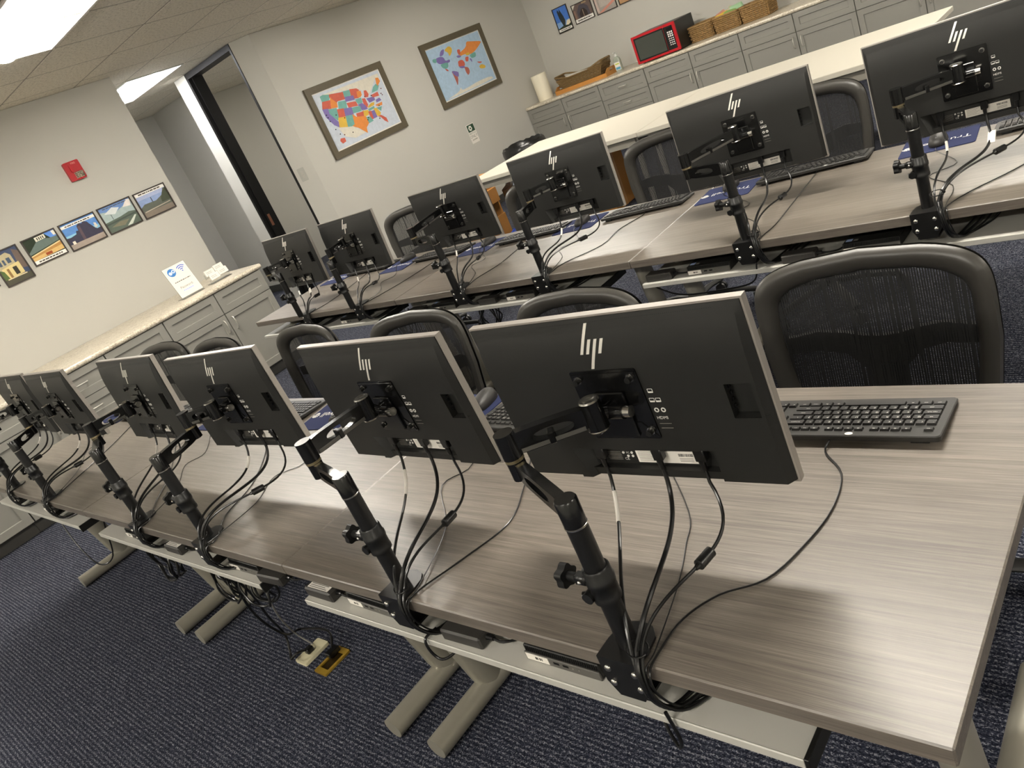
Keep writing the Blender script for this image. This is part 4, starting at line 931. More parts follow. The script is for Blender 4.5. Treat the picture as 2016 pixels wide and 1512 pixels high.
cs.cyl((0, 0, 0.03), (0, 0, 0.066), 0.010, n=10); CAS_ME = cs.mesh('caster', CHDK, 40)
chairs = [(-0.42, 0.945, 0.02, -0.05, 'large black mesh chair back in the foreground right of the nearest monitor'), (-1.33, 0.955, -0.06, -0.05, 'black mesh chair whose top edge shows just above the nearest monitor'), (-2.15, 0.965, 0.05, -0.05, 'black mesh chair behind the front-row monitor second from the right'),
          (-2.98, 0.965, -0.05, -0.04, 'black mesh chair right of the front-row monitor third from the right'), (-3.86, 0.95, 0.02, -0.04, 'black mesh chair barely showing above the front-row monitor third from the right'), (-4.42, 0.90, 0.12, 0.0, 'black mesh chair behind the front-row monitor third from the left'),
          (-1.20, 2.80, 0.05, 0.035, 'black mesh chair between the two rightmost second-row monitors'), (-1.91, 2.80, 0.08, 0.025, 'black mesh chair left of the second-row monitor second from the right'), (-2.71, 2.78, 0.35, 0.0, 'black mesh chair turned sideways left of the second-row monitor third from the right'), (-4.03, 2.78, 0.12, 0.03, 'black mesh chair against the map wall, between second-row monitors of the left half')]
for x, y, rz, dz, lab in chairs:
    t = thing('office_chair', lab, 'chair', (x, y, 0), rz, 'mesh office chairs'); Md = T(0, 0, dz)
    bf = ob('back_frame', CM['back_frame'], t, Md); ob('mesh_back', CM['mesh_back'], bf); ob('lumbar_support', CM['lumbar_support'], t, Md); ob('seat', CM['seat'], t, Md); ob('gas_lift', CM['gas_lift'], t, Md)
    sb = ob('star_base', CM['star_base'], t)
    for k in range(5):
        a = PI / 2 + 2 * PI * k / 5; ob('caster', CAS_ME, sb, T(0.30 * math.cos(a), 0.30 * math.sin(a), 0) @ Rz(a))
# ================================================================ white tables and what stands under them
WT0, WT1 = 4.62, 5.84
for k, (x0, x1) in enumerate(((-3.135, -1.20), (-5.07, -3.139))):
    t = thing('white_table', 'long white conference table, %s' % ('right half behind the second-row monitors' if k == 0 else 'left half ending near the map wall'), 'table', ((x0 + x1) / 2, (WT0 + WT1) / 2, 0), 0, 'white conference tables')
    hx = (x1 - x0) / 2; hy = (WT1 - WT0) / 2
    g = G(); g.box((-hx, -hy, 0.708), (hx, hy, 0.742), c=0.003); g.build('tabletop', WLAM, t, 20)
    for s_ in (-1, 1):
        g = G(); g.box((-hx + 0.06, s_ * (hy - 0.06) - 0.01, 0.64), (hx - 0.06, s_ * (hy - 0.06) + 0.01, 0.708)); g.build('apron', mat('grey_apron', '#8d897f', 0.5), t, 0)
    for sx in (-1, 1):
        for sy in (-1, 1):
            g = G(); g.cyl((sx * (hx - 0.09), sy * (hy - 0.10), 0), (sx * (hx - 0.09), sy * (hy - 0.10), 0.708), 0.024, n=16); g.build('leg', CHROME, t)
def carton(label, x, y, z, w_, d_, h_, rz, lbl=False, group=None):
    t = thing('cardboard_box', label, 'box', (x, y, z), rz, group)
    g = G(); g.box((-w_ / 2, -d_ / 2, 0), (w_ / 2, d_ / 2, h_), c=0.003); g.build('carton', CARD, t, 20)
    g = G(); g.box((-w_ / 2 - 0.0006, -0.025, h_ * 0.0), (w_ / 2 + 0.0006, 0.025, h_ + 0.0006)); g.build('packing_tape', mat('tan_tape', '#b88a52', 0.35), t, 0)
    if lbl:
        g = G(); g.box((-w_ * 0.35, -d_ / 2 - 0.001, h_ * 0.15), (w_ * 0.45, -d_ / 2, h_ * 0.9)); g.build('shipping_label', PAPER, t, 0)
carton('brown cardboard box at the bottom of the stack by the white table', -5.63, 5.20, 0.0, 0.34, 0.36, 0.22, 0.05, group='boxes under the white table')
carton('brown cardboard box second in the stack by the left end of the white table', -5.64, 5.20, 0.221, 0.33, 0.35, 0.14, 0.0, group='boxes under the white table')
carton('white-labelled cardboard box third in the stack by the left end of the white table', -5.60, 5.18, 0.362, 0.35, 0.34, 0.15, 0.04, True, group='boxes under the white table')
carton('brown cardboard box on top of the stack by the left end of the white table', -5.64, 5.20, 0.513, 0.33, 0.34, 0.16, -0.03, group='boxes under the white table')
carton('tall brown cardboard box standing under the white table near its middle', -4.19, 5.40, 0.0, 0.42, 0.40, 0.62, 0.08, group='boxes under the white table')
def lump(name, label, cat, c_, r_, m_, seed, sub=None):
    q = random.Random(seed); g = G(); n, k_ = 20, 12; vs = []; fs = []
    for j in range(k_ + 1):
        ph = PI * j / k_
        for i in range(n):
            t_ = 2 * PI * i / n; f_ = 1 + 0.10 * math.sin(5 * t_ + 3 * ph + seed) + 0.06 * math.sin(9 * ph + 2 * t_) + 0.04 * q.uniform(-1, 1)
            vs.append((r_[0] * f_ * math.sin(ph) * math.cos(t_), r_[1] * f_ * math.sin(ph) * math.sin(t_), max(0.0, r_[2] - r_[2] * math.cos(ph) * f_)))
    for j in range(k_): fs += [(j * n + i, j * n + (i + 1) % n, (j + 1) * n + (i + 1) % n, (j + 1) * n + i) for i in range(n)]
    t = thing(name, label, cat, c_); g.add(vs, fs); g.build('bag_body', m_, t, 70); return t
t = lump('garbage_bag', 'crumpled black plastic bag under the left half of the white table', 'bag', (-5.08, 5.40, 0), (0.26, 0.22, 0.30), mat('black_film', '#0d0d0f', 0.25), 2)
g = G(); g.tube([(0, 0, 0.56), (0.02, 0, 0.62), (0.05, 0.02, 0.66)], [0.05, 0.03, 0.06], 10); g.build('knot', MATS['black_film'], t)
lump('blue_bag', 'small blue plastic bag on the floor beside the black bag', 'bag', (-5.05, 5.02, 0), (0.10, 0.08, 0.06), mat('blue_film', '#1c3f9c', 0.3), 6)
# trash can
t = thing('trash_can', 'round black trash can lined with a black bag by the map wall', 'trash can', (-5.95, 6.62, 0))
g = G(); g.lathe([(0.0, 0.0), (0.20, 0.0), (0.205, 0.02), (0.25, 0.60), (0.262, 0.61), (0.262, 0.64), (0.24, 0.64), (0.235, 0.60), (0.19, 0.05), (0.0, 0.05)], 32); g.build('can_body', mat('grey_black_can', '#1b1b1b', 0.4), t, 50)
g = G(); pr = []
for k in range(7): pr.append(((0.255, 0.268, 0.272, 0.268, 0.250, 0.225, 0.2)[k], (0.50, 0.56, 0.62, 0.665, 0.685, 0.665, 0.60)[k]))
g.lathe(pr, 40); q = random.Random(4); g.v = [(x * (1 + 0.02 * q.uniform(-1, 1)), y * (1 + 0.02 * q.uniform(-1, 1)), z + 0.008 * q.uniform(-1, 1)) for x, y, z in g.v]; g.build('bag_liner', mat('glossy_black_liner', '#151515', 0.28), t, 70)
# ================================================================ cabinets
HAND = {}
def pull(vert):
    if vert not in HAND:
        g = G(); L = 0.11
        pts = [(0, 0, -L / 2), (0, -0.018, -L / 2 + 0.004), (0, -0.028, -L / 4), (0, -0.030, 0), (0, -0.028, L / 4), (0, -0.018, L / 2 - 0.004), (0, 0, L / 2)]
        if not vert: pts = [(z, y, 0) for x, y, z in pts]
        g.tube(spline(pts, 4), 0.005, 8); HAND[vert] = g.mesh('handle', CHROME)
    return HAND[vert]
def panel(w_, h_, fr=0.055):
    """shaker front facing -y, lower left corner at the origin"""
    g = G(); a = 0.0015
    o_ = [(a, a), (w_ - a, a), (w_ - a, h_ - a), (a, h_ - a)]; f_ = min(fr, h_ * 0.3); i_ = [(f_, f_), (w_ - f_, f_), (w_ - f_, h_ - f_), (f_, h_ - f_)]; j_ = [(f_ + 0.004, f_ + 0.004), (w_ - f_ - 0.004, f_ + 0.004), (w_ - f_ - 0.004, h_ - f_ - 0.004), (f_ + 0.004, h_ - f_ - 0.004)]
    g.ring(o_, i_, 0.0, 0.019, axis='y'); 
    for k in range(4):
        b = (k + 1) % 4; g.face([(i_[k][0], -0.019, i_[k][1]), (i_[b][0], -0.019, i_[b][1]), (j_[b][0], -0.009, j_[b][1]), (j_[k][0], -0.009, j_[k][1])])
    g.face([(j_[k][0], -0.009, j_[k][1]) for k in range(4)])
    return g
PANELS = {}
def panel_mesh(w_, h_, kind):
    k = (round(w_, 3), round(h_, 3), kind)
    if k not in PANELS: PANELS[k] = panel(w_, h_).mesh(kind, CAB, 20)
    return PANELS[k]
def cabinet(label, M0, w_, depth, lay, group):
    """unit with its left front bottom corner at M0, front facing local -y.  lay: 'dd' drawer pair over doors, 'd' drawer over one door, 's' drawer stack"""
    t = thing('base_cabinet', label, 'cabinet', group=group); t.matrix_world = M0
    H = 0.874
    g = G(); g.box((0.0008, 0.0, 0.10), (w_ - 0.0008, depth, H)); g.build('carcass', mat('cabinet_carcass', '#6e6c66', 0.6), t, 0)
    g = G(); g.box((0.0008, 0.06, 0), (w_ - 0.0008, depth, 0.10)); g.build('toe_kick', mat('toe_kick_grey', '#4e4c48', 0.6), t, 0)
    zt = 0.688
    def put(kind, x, z, ww, hh, handle=None):
        p = ob(kind, panel_mesh(ww, hh, kind), t, T(x, 0, z))
        if handle: ob('handle', pull(handle[2]), p, T(handle[0], -0.019, handle[1]))
    if lay == 's':
        zs = [(0.105, 0.185), (0.292, 0.185), (0.479, 0.185), (0.666, 0.205)]
        for z, h_ in zs: put('drawer_front', 0.004, z, w_ - 0.008, h_, (w_ / 2 - 0.004, h_ / 2, False))
    elif lay == 'd':
        put('drawer_front', 0.004, zt, w_ - 0.008, 0.183); put('door', 0.004, 0.105, w_ - 0.008, zt - 0.108, (w_ - 0.05, zt - 0.20, True))
    else:
        h2 = w_ / 2
        for k in (0, 1):
            put('drawer_front', 0.004 + k * h2, zt, h2 - 0.006, 0.183)
            put('door', 0.004 + k * h2, 0.105, h2 - 0.006, zt - 0.108, ((h2 - 0.045) if k == 0 else 0.04, zt - 0.205, True))
YC = 8.055
units = [(-6.885, 1.213, 'dd', 'at the left corner under the paper towels'), (-5.672, 0.697, 's', 'with a stack of drawers under the hand sanitizer'), (-4.975, 1.232, 'dd', 'under the red microwave'), (-3.743, 1.222, 'dd', 'under the wicker baskets'), (-2.521, 1.222, 'dd', 'right of the baskets at the top edge of the photo'), (-1.299, 0.697, 's', 'behind the rightmost second-row monitor'), (-0.602, 1.222, 'dd', 'at the far right end of the back counter')]
for x, w_, lay, where in units:
    cabinet('grey shaker base cabinet %s' % where, T(x, YC, 0), w_, YB - YC - 0.006, lay, 'grey base cabinets along the back wall')
def counter_edge(g, L, D):
    """counter slab with rounded front nosing; front at y=0, runs +x"""
    prof = [(0.03, 0.0), (0.008, 0.002), (0.0, 0.012), (0.0, 0.028), (0.008, 0.038), (0.03, 0.040), (D, 0.040), (D, 0.0)]
    g.prism([(y, z) for y, z in prof], 0, L, axis='x'); return g
g = counter_edge(G(), 7.50, YB - YC + 0.028); o = g.build('back_countertop', GRANITE, None, 40); o.location = (-6.886, YC - 0.032, 0.8745); tag(o, 'speckled granite countertop running along the back wall under the microwave', 'countertop')
XC = -5.945
lunits = [(1.777, 0.977, 'dd', 'at its far right end near the hallway'), (1.27, 0.507, 'd', 'with one drawer over one door'), (0.77, 0.50, 's', 'with a stack of drawers'), (0.265, 0.505, 'd', 'behind the leftmost front-row monitor'), (-0.735, 1.0, 'dd', 'at the left edge below the desk end'), (-1.735, 1.0, 'dd', 'left of the photo edge')]
for y, w_, lay, where in lunits[:5]:
    cabinet('grey cabinet of the left counter %s' % where, T(XC, y, 0) @ Rz(PI / 2), w_, -XL + XC - 0.006, lay, 'grey base cabinets along the photo wall')
g = counter_edge(G(), 2.775 + 0.735, -XL + XC + 0.028); o = g.build('left_countertop', GRANITE, None, 40); o.matrix_world = T(XC + 0.032, -0.735, 0.8745) @ Rz(PI / 2); tag(o, 'speckled granite countertop along the photo wall below the framed pictures', 'countertop')
ZT = 0.9145

# ================================================================ things on the counters
def onX(x, y, z): return T(x, y, z) @ Rz(PI / 2) @ Rx(PI / 2)           # print plane facing +x : local x -> +y, local y -> up
def onY(x, y, z): return T(x, y, z) @ Rx(PI / 2)                         # print plane facing -y
def dashes(g, x0, x1, z, h_, mi, M, seed=1):
    q = random.Random(seed); x = x0
    while x < x1:
        w_ = min(q.uniform(0.05, 0.16) * (x1 - x0), x1 - x); g.add([(x, z, 0), (x + w_, z, 0), (x + w_, z + h_, 0), (x, z + h_, 0)], [(0, 1, 2, 3)], mi, M); x += w_ + 0.025 * (x1 - x0)
# wifi sign in a slanted acrylic stand
t = thing('wifi_sign', 'white guest wifi sign with blue icons in a clear stand on the left counter', 'sign', (-6.22, 2.255, ZT), 0)
Ms = T(0.0, 0, 0.004) @ Ry(-0.28) @ Rz(PI / 2) @ Rx(PI / 2)
ACR = mat('clear_acrylic', '#f0f2f0', 0.05, spec=0.5, trans=0.95)
g = G(); g.box((-0.108, 0.0, -0.004), (0.108, 0.290, -0.001), M=Ms); g.box((-0.10, -0.105, 0.0), (0.02, 0.105, 0.003)); g.build('stand', ACR, t, 0)
g = G(); g.box((-0.105, 0.010, -0.0008), (0.105, 0.287, 0.0002), M=Ms); pp = g.build('paper_sheet', PAPER, t, 0)
g = G(); Mi = Ms @ T(0, 0, 0.0008)
def disc(g, cx, cy, r_, mi, M, n=24): g.add([(cx + r_ * math.cos(2 * PI * k / n), cy + r_ * math.sin(2 * PI * k / n), 0) for k in range(n)], [tuple(range(n))], mi, M)
disc(g, -0.045, 0.235, 0.036, 0, Mi); disc(g, -0.058, 0.232, 0.014, 1, Mi @ T(0, 0, 0.0004)); disc(g, -0.028, 0.240, 0.015, 1, Mi @ T(0, 0, 0.0004)); disc(g, -0.028, 0.240, 0.008, 0, Mi @ T(0, 0, 0.0008))
for r_ in (0.018, 0.034, 0.050):
    a0, a1 = math.radians(45), math.radians(135); n = 10
    o_ = [(0.050 + (r_ + 0.004) * math.cos(a0 + (a1 - a0) * k / n), 0.215 + (r_ + 0.004) * math.sin(a0 + (a1 - a0) * k / n)) for k in range(n + 1)]; i_ = [(0.050 + (r_ - 0.004) * math.cos(a0 + (a1 - a0) * k / n), 0.215 + (r_ - 0.004) * math.sin(a0 + (a1 - a0) * k / n)) for k in range(n + 1)]
    for k in range(n): g.add([(*o_[k], 0), (*o_[k + 1], 0), (*i_[k + 1], 0), (*i_[k], 0)], [(0, 3, 2, 1)], 2, Mi)
disc(g, 0.050, 0.215, 0.006, 2, Mi)
dashes(g, -0.075, 0.075, 0.142, 0.008, 3, Mi, 3); put_text(g, 'Password:', Mi @ T(0, 0.090, 0) @ Matrix.Scale(0.030, 4), 3); dashes(g, -0.050, 0.050, 0.055, 0.011, 4, Mi, 5)
g.build('sign_print', [P('#3f78b8'), P('#dfe8f2'), P('#5b6fc0'), INKG, P('#a9b6dc')], pp, 0)
# business cards in a clear holder
t = thing('card_holder', 'clear holder with stacked white business cards next to the wifi sign', 'card holder', (-6.22, 2.54, ZT), 0)
g = G(); g.box((-0.07, -0.10, 0), (0.03, 0.10, 0.004)); g.box((0.0, -0.10, 0.004), (0.003, 0.10, 0.035)); g.box((-0.05, -0.10, 0.05), (-0.047, 0.10, 0.09)); g.build('holder', ACR, t, 0)
for k, (y, z, x) in enumerate(((-0.048, 0.095, -0.030), (0.048, 0.105, -0.030), (-0.040, 0.055, 0.006), (0.052, 0.065, 0.006))):
    Mc = T(x, y, z) @ Ry(-0.25); cdo = G(); cdo.box((-0.008, -0.045, -0.026), (0.004, 0.045, 0.026), M=Mc); c_ = cdo.build('card_stack', PAPER, t, 0)
    g = G(); Mp = Mc @ onX(0.0043, 0, 0)
    for r_ in range(2): dashes(g, -0.032, 0.02, 0.004 - 0.012 * r_, 0.003, 0, Mp, k + r_)
    g.build('card_print', INKG, c_, 0)
# paper towel roll
t = thing('paper_towel_roll', 'white paper towel roll standing on the left end of the back counter', 'paper towel', (-6.70, 8.30, ZT))
g = G(); g.lathe([(0.022, 0.0), (0.104, 0.0), (0.106, 0.004), (0.106, 0.336), (0.104, 0.34), (0.022, 0.34), (0.022, 0.0)], 40); g.build('roll', mat('towel_paper', '#e6dfc9', 0.85, spec=0.1, bump=(60, 0.4)), t, 40)
# woven wicker
def weave(g, ring_fn, nz, h0, h1, r_=0.005, stakes=40, wav=0.004, mi=0):
    """ring_fn(k) -> closed loop of base points for height fraction k"""
    for j in range(nz):
        f_ = j / (nz - 1); lp = ring_fn(f_); n = len(lp); pts = []
        for k in range(n):
            p = Vector((lp[k][0], lp[k][1], h0 + (h1 - h0) * f_)); q_ = Vector((lp[(k + 1) % n][0] - lp[k - 1][0], lp[(k + 1) % n][1] - lp[k - 1][1], 0)); nr = Vector((q_.y, -q_.x, 0)).normalized()
            pts.append(p + nr * (wav * (1 if (k + j) % 2 else -1)))
        g.tube(pts, r_, 5, closed=True, mi=mi)
    lo, hi = ring_fn(0), ring_fn(1); st = max(1, len(lo) // stakes)
    for k in range(0, len(lo), st): g.tube([(lo[k][0], lo[k][1], h0), (hi[k][0], hi[k][1], h1)], r_ * 0.8, 5, mi=mi)
def rect_ring(w_, d_, n, r_=0.02):
    pl_ = rrect(w_, d_, r_, 3); per = []; m_ = len(pl_); seg_ = [math.dist(pl_[i], pl_[(i + 1) % m_]) for i in range(m_)]; tot = sum(seg_); out = []
    for k in range(n):
        d = tot * k / n; i = 0
        while d > seg_[i]: d -= seg_[i]; i += 1
        f_ = d / seg_[i] if seg_[i] else 0; a, b = pl_[i], pl_[(i + 1) % m_]; out.append((a[0] + (b[0] - a[0]) * f_, a[1] + (b[1] - a[1]) * f_))
    return out
# shallow tray basket on a bamboo tray
t = thing('bamboo_tray', 'honey bamboo serving tray under the wide wicker basket on the back counter', 'tray', (-6.03, 8.36, ZT), 0.0)
BAM = mat('bamboo', '#b97f3c', 0.45, var=(30, 0.12))
g = G(); g.box((-0.42, -0.15, 0.0), (0.42, 0.15, 0.012), c=0.003); g.build('base', BAM, t, 20)
for s_ in (-1, 1):
    g = G(); g.box((-0.42, s_ * 0.15 - 0.006, 0.0), (0.42, s_ * 0.15 + 0.006, 0.05), c=0.003); g.build('long_side', BAM, t, 20)
    g = G(); o_ = [(-0.15, 0.0), (0.15, 0.0), (0.15, 0.05), (0.08, 0.095), (-0.08, 0.095), (-0.15, 0.05)]; i_ = [(-0.04, 0.05), (0.04, 0.05), (0.05, 0.058), (0.04, 0.072), (-0.04, 0.072), (-0.05, 0.058)]
    g.ring(o_, i_, s_ * 0.42 - 0.006, s_ * 0.42 + 0.006, axis='x'); g.build('handle_end', BAM, t, 20)
t = thing('wide_basket', 'wide dark wicker basket with flared ends holding papers on the bamboo tray', 'basket', (-6.03, 8.36, ZT + 0.0125), 0.0)
g = G(); weave(g, lambda f_: [(x * (1 + 0.24 * f_), y * (1 + 0.12 * f_)) for x, y in rect_ring(0.60, 0.24, 64)], 9, 0.012, 0.17 - 0.02, 0.0085, 32, 0.0065)
rim = [(x * 1.26, y * 1.13) for x, y in rect_ring(0.60, 0.24, 60)]; g.tube([(x, y, 0.150 + 0.05 * max(0, (abs(x) - 0.16) / 0.21) ** 1.0) for x, y in rim], 0.012, 6, closed=True)
for s_ in (-1, 1):
    for k in range(4): g.tube([(s_ * (0.366 + 0.008 * k), -0.11, 0.150 + 0.014 * k), (s_ * (0.372 + 0.008 * k), -0.06, 0.158 + 0.014 * k), (s_ * (0.372 + 0.008 * k), 0.06, 0.158 + 0.014 * k), (s_ * (0.366 + 0.008 * k), 0.11, 0.150 + 0.014 * k)], 0.007, 5)
w_ = g.build('weave', WICK, t, 60); w_['kind'] = 'stuff'
g = G(); g.box((-0.29, -0.11, 0.006), (0.29, 0.11, 0.014)); g.build('basket_floor', WICK, t, 0)
g = G(); g.box((-0.20, -0.09, 0.0), (0.12, 0.10, 0.012), M=T(-0.05, 0, 0.145) @ Ry(0.06)); tt = tag(g.build('paper_stack', PAPER, None, 0), 'white papers lying in the wide wicker basket', 'papers'); tt.location = (-6.03, 8.36, ZT + 0.0125)
# three honey wicker baskets
for k, (x, w2, nm) in enumerate(((-4.305, 0.300, 'empty honey wicker basket next to the red microwave'), (-3.975, 0.315, 'honey wicker basket filled with bagged snacks, middle of three'), (-3.640, 0.32, 'honey wicker basket at the right of the three on the back counter'))):
    t = thing('wicker_basket', nm, 'basket', (x, 8.49, ZT), 0.0, 'honey wicker baskets'); hh = 0.165
    g = G(); weave(g, lambda f_: [(xx * (0.93 + 0.07 * f_), yy * (0.93 + 0.07 * f_)) for xx, yy in rect_ring(w2, 0.30, 48, 0.03)], 9, 0.010, hh, 0.0085, 24, 0.0065)
    g.tube([(xx, yy, hh + 0.006) for xx, yy in rect_ring(w2, 0.30, 50, 0.03)], 0.011, 6, closed=True); o = g.build('weave', WICKL, t, 60); o['kind'] = 'stuff'
    g = G(); g.prism(rrect(w2 * 0.9, 0.27, 0.03, 3), 0.004, 0.012); g.build('basket_floor', WICKL, t, 20)
pk = G(); n = 12; vs = []; fs = []
for a in range(n + 1):
    for b in range(n + 1):
        u_, v_ = a / n * 2 - 1, b / n * 2 - 1; vs.append((0.075 * u_, 0.055 * v_, 0.022 * (1 - u_ ** 4) * (1 - v_ ** 4) + 0.002 * math.sin(9 * u_) * math.cos(7 * v_)))
for a in range(n):
    for b in range(n): fs.append((a * (n + 1) + b, (a + 1) * (n + 1) + b, (a + 1) * (n + 1) + b + 1, a * (n + 1) + b + 1))
pk.add(vs, fs); pk.add([(x, y, -z) for x, y, z in vs], [f[::-1] for f in fs])
for k, (dx, dy, dz, col, nm) in enumerate(((-0.07, -0.05, 0.150, '#d9b23c', 'yellow snack packet at the left of the snack basket'), (0.03, -0.06, 0.165, '#7fa34c', 'green snack packet leaning in the snack basket'), (-0.01, 0.05, 0.175, '#c9c2a8', 'pale snack packet at the back of the snack basket'), (0.09, 0.03, 0.180, '#9fc39a', 'pale green snack packet at the right of the snack basket'), (-0.10, 0.05, 0.155, '#c98a7a', 'pink snack packet at the back left of the snack basket'))):
    q = random.Random(k + 20); me = pk.mesh('packet', mat('foil_' + col[1:], col, 0.3, spec=0.6)); o = ob('snack_packet', me); o.matrix_world = T(-3.975 + dx, 8.49 + dy, ZT + dz) @ Matrix.Rotation(q.uniform(0.3, 1.0), 4, (1, q.uniform(-1, 1), 0)) @ Rz(q.uniform(-1, 1)); tag(o, nm, 'snack', 'snack packets in the middle basket')
# hand sanitizer
t = thing('sanitizer_bottle', 'clear hand sanitizer pump bottle between bamboo tray and microwave', 'bottle', (-5.50, 8.38, ZT))
g = G(); pl_ = rrect(0.098, 0.05, 0.02, 4); prof = [(0, 0.95), (0.006, 1.0), (0.135, 1.0), (0.160, 0.85), (0.176, 0.42), (0.182, 0.36)]; nn = len(pl_); vs = []; fs = []
for z, k in prof: vs += [(x * k, y * (k if k > 0.5 else min(1, k * 1.7)), z) for x, y in pl_]
for r_ in range(len(prof) - 1): fs += [(r_ * nn + i, r_ * nn + (i + 1) % nn, (r_ + 1) * nn + (i + 1) % nn, (r_ + 1) * nn + i) for i in range(nn)]
fs.append(tuple(range(nn))[::-1]); g.add(vs, fs); g.build('bottle_body', mat('clear_gel', '#d5dfd0', 0.12, trans=0.6), t, 40)
g = G(); g.lathe([(0, 0.182), (0.019, 0.182), (0.019, 0.202), (0.008, 0.204), (0.006, 0.226), (0.0, 0.226)], 18); g.box((-0.012, -0.042, 0.224), (0.012, 0.012, 0.236), c=0.004); g.build('pump', mat('clear_white_plastic', '#dfe0da', 0.3), t)
g = G(); g.box((-0.040, -0.0258, 0.02), (0.040, -0.0252, 0.115), 0); g.box((-0.034, -0.0262, 0.025), (0.034, -0.0257, 0.055), 1); g.box((-0.028, -0.0262, 0.085), (0.028, -0.0257, 0.10), 2); g.build('bottle_label', [PAPER, P('#4f97b8'), P('#b9c34a')], t, 0)
# microwave
t = thing('microwave', 'red countertop microwave with dark door window on the back counter', 'microwave', (-4.745, 8.09, ZT + 0.012))
w2 = 0.298; H = 0.318
g = G(); g.box((-w2 + 0.004, 0.012, 0.0), (w2 - 0.004, 0.46, H - 0.004), c=0.004); g.build('housing', mat('black_housing', '#1a1a1a', 0.4), t, 20)
g = G(); g.box((-w2, -0.012, 0.0), (w2 - 0.155, 0.012, H), c=0.005); d_ = g.build('door', RED, t, 25)
g = G(); g.box((-w2 + 0.045, -0.0135, 0.035), (w2 - 0.158, -0.0118, H - 0.035)); g.build('window_glass', mat('smoked_glass', '#3b3f39', 0.18), d_, 0)
g = G(); g.ring([(-w2 + 0.035, 0.027), (w2 - 0.1575, 0.027), (w2 - 0.1575, H - 0.027), (-w2 + 0.035, H - 0.027)], [(-w2 + 0.05, 0.042), (w2 - 0.168, 0.042), (w2 - 0.168, H - 0.042), (-w2 + 0.05, H - 0.042)], 0.0115, 0.0142, axis='y'); g.build('window_surround', BLKG, d_, 0)
g = G(); g.box((w2 - 0.1535, -0.012, 0.0), (w2, 0.012, H), c=0.005); cp = g.build('control_side', RED, t, 25)
g = G(); g.box((w2 - 0.152, -0.0138, 0.03), (w2 - 0.034, -0.0118, H - 0.03)); g.build('control_panel', BLKG, cp, 0)
g = G(); g.box((w2 - 0.115, -0.0148, H - 0.075), (w2 - 0.045, -0.0136, H - 0.045)); g.build('display', DARK, cp, 0)
bme = G().box((-0.0085, -0.0012, -0.005), (0.0085, 0.0, 0.005)).mesh('button', INKW, 0); bm2 = G().box((-0.0085, -0.0012, -0.008), (0.0085, 0.0, 0.008)).mesh('button', INKW, 0)
for r_ in range(7):
    for c_ in range(3): ob('button', bm2 if r_ < 3 else bme, cp, T(w2 - 0.105 + 0.025 * c_, -0.0138, H - 0.10 - 0.0225 * r_ + (0.004 if r_ < 3 else 0)))
for sx in (-1, 1):
    g = G(); g.cyl((sx * 0.24, 0.04, -0.012), (sx * 0.24, 0.04, 0.001), 0.015, n=12); g.cyl((sx * 0.24, 0.40, -0.012), (sx * 0.24, 0.40, 0.001), 0.015, n=12); g.build('rubber_foot', BLK, t)
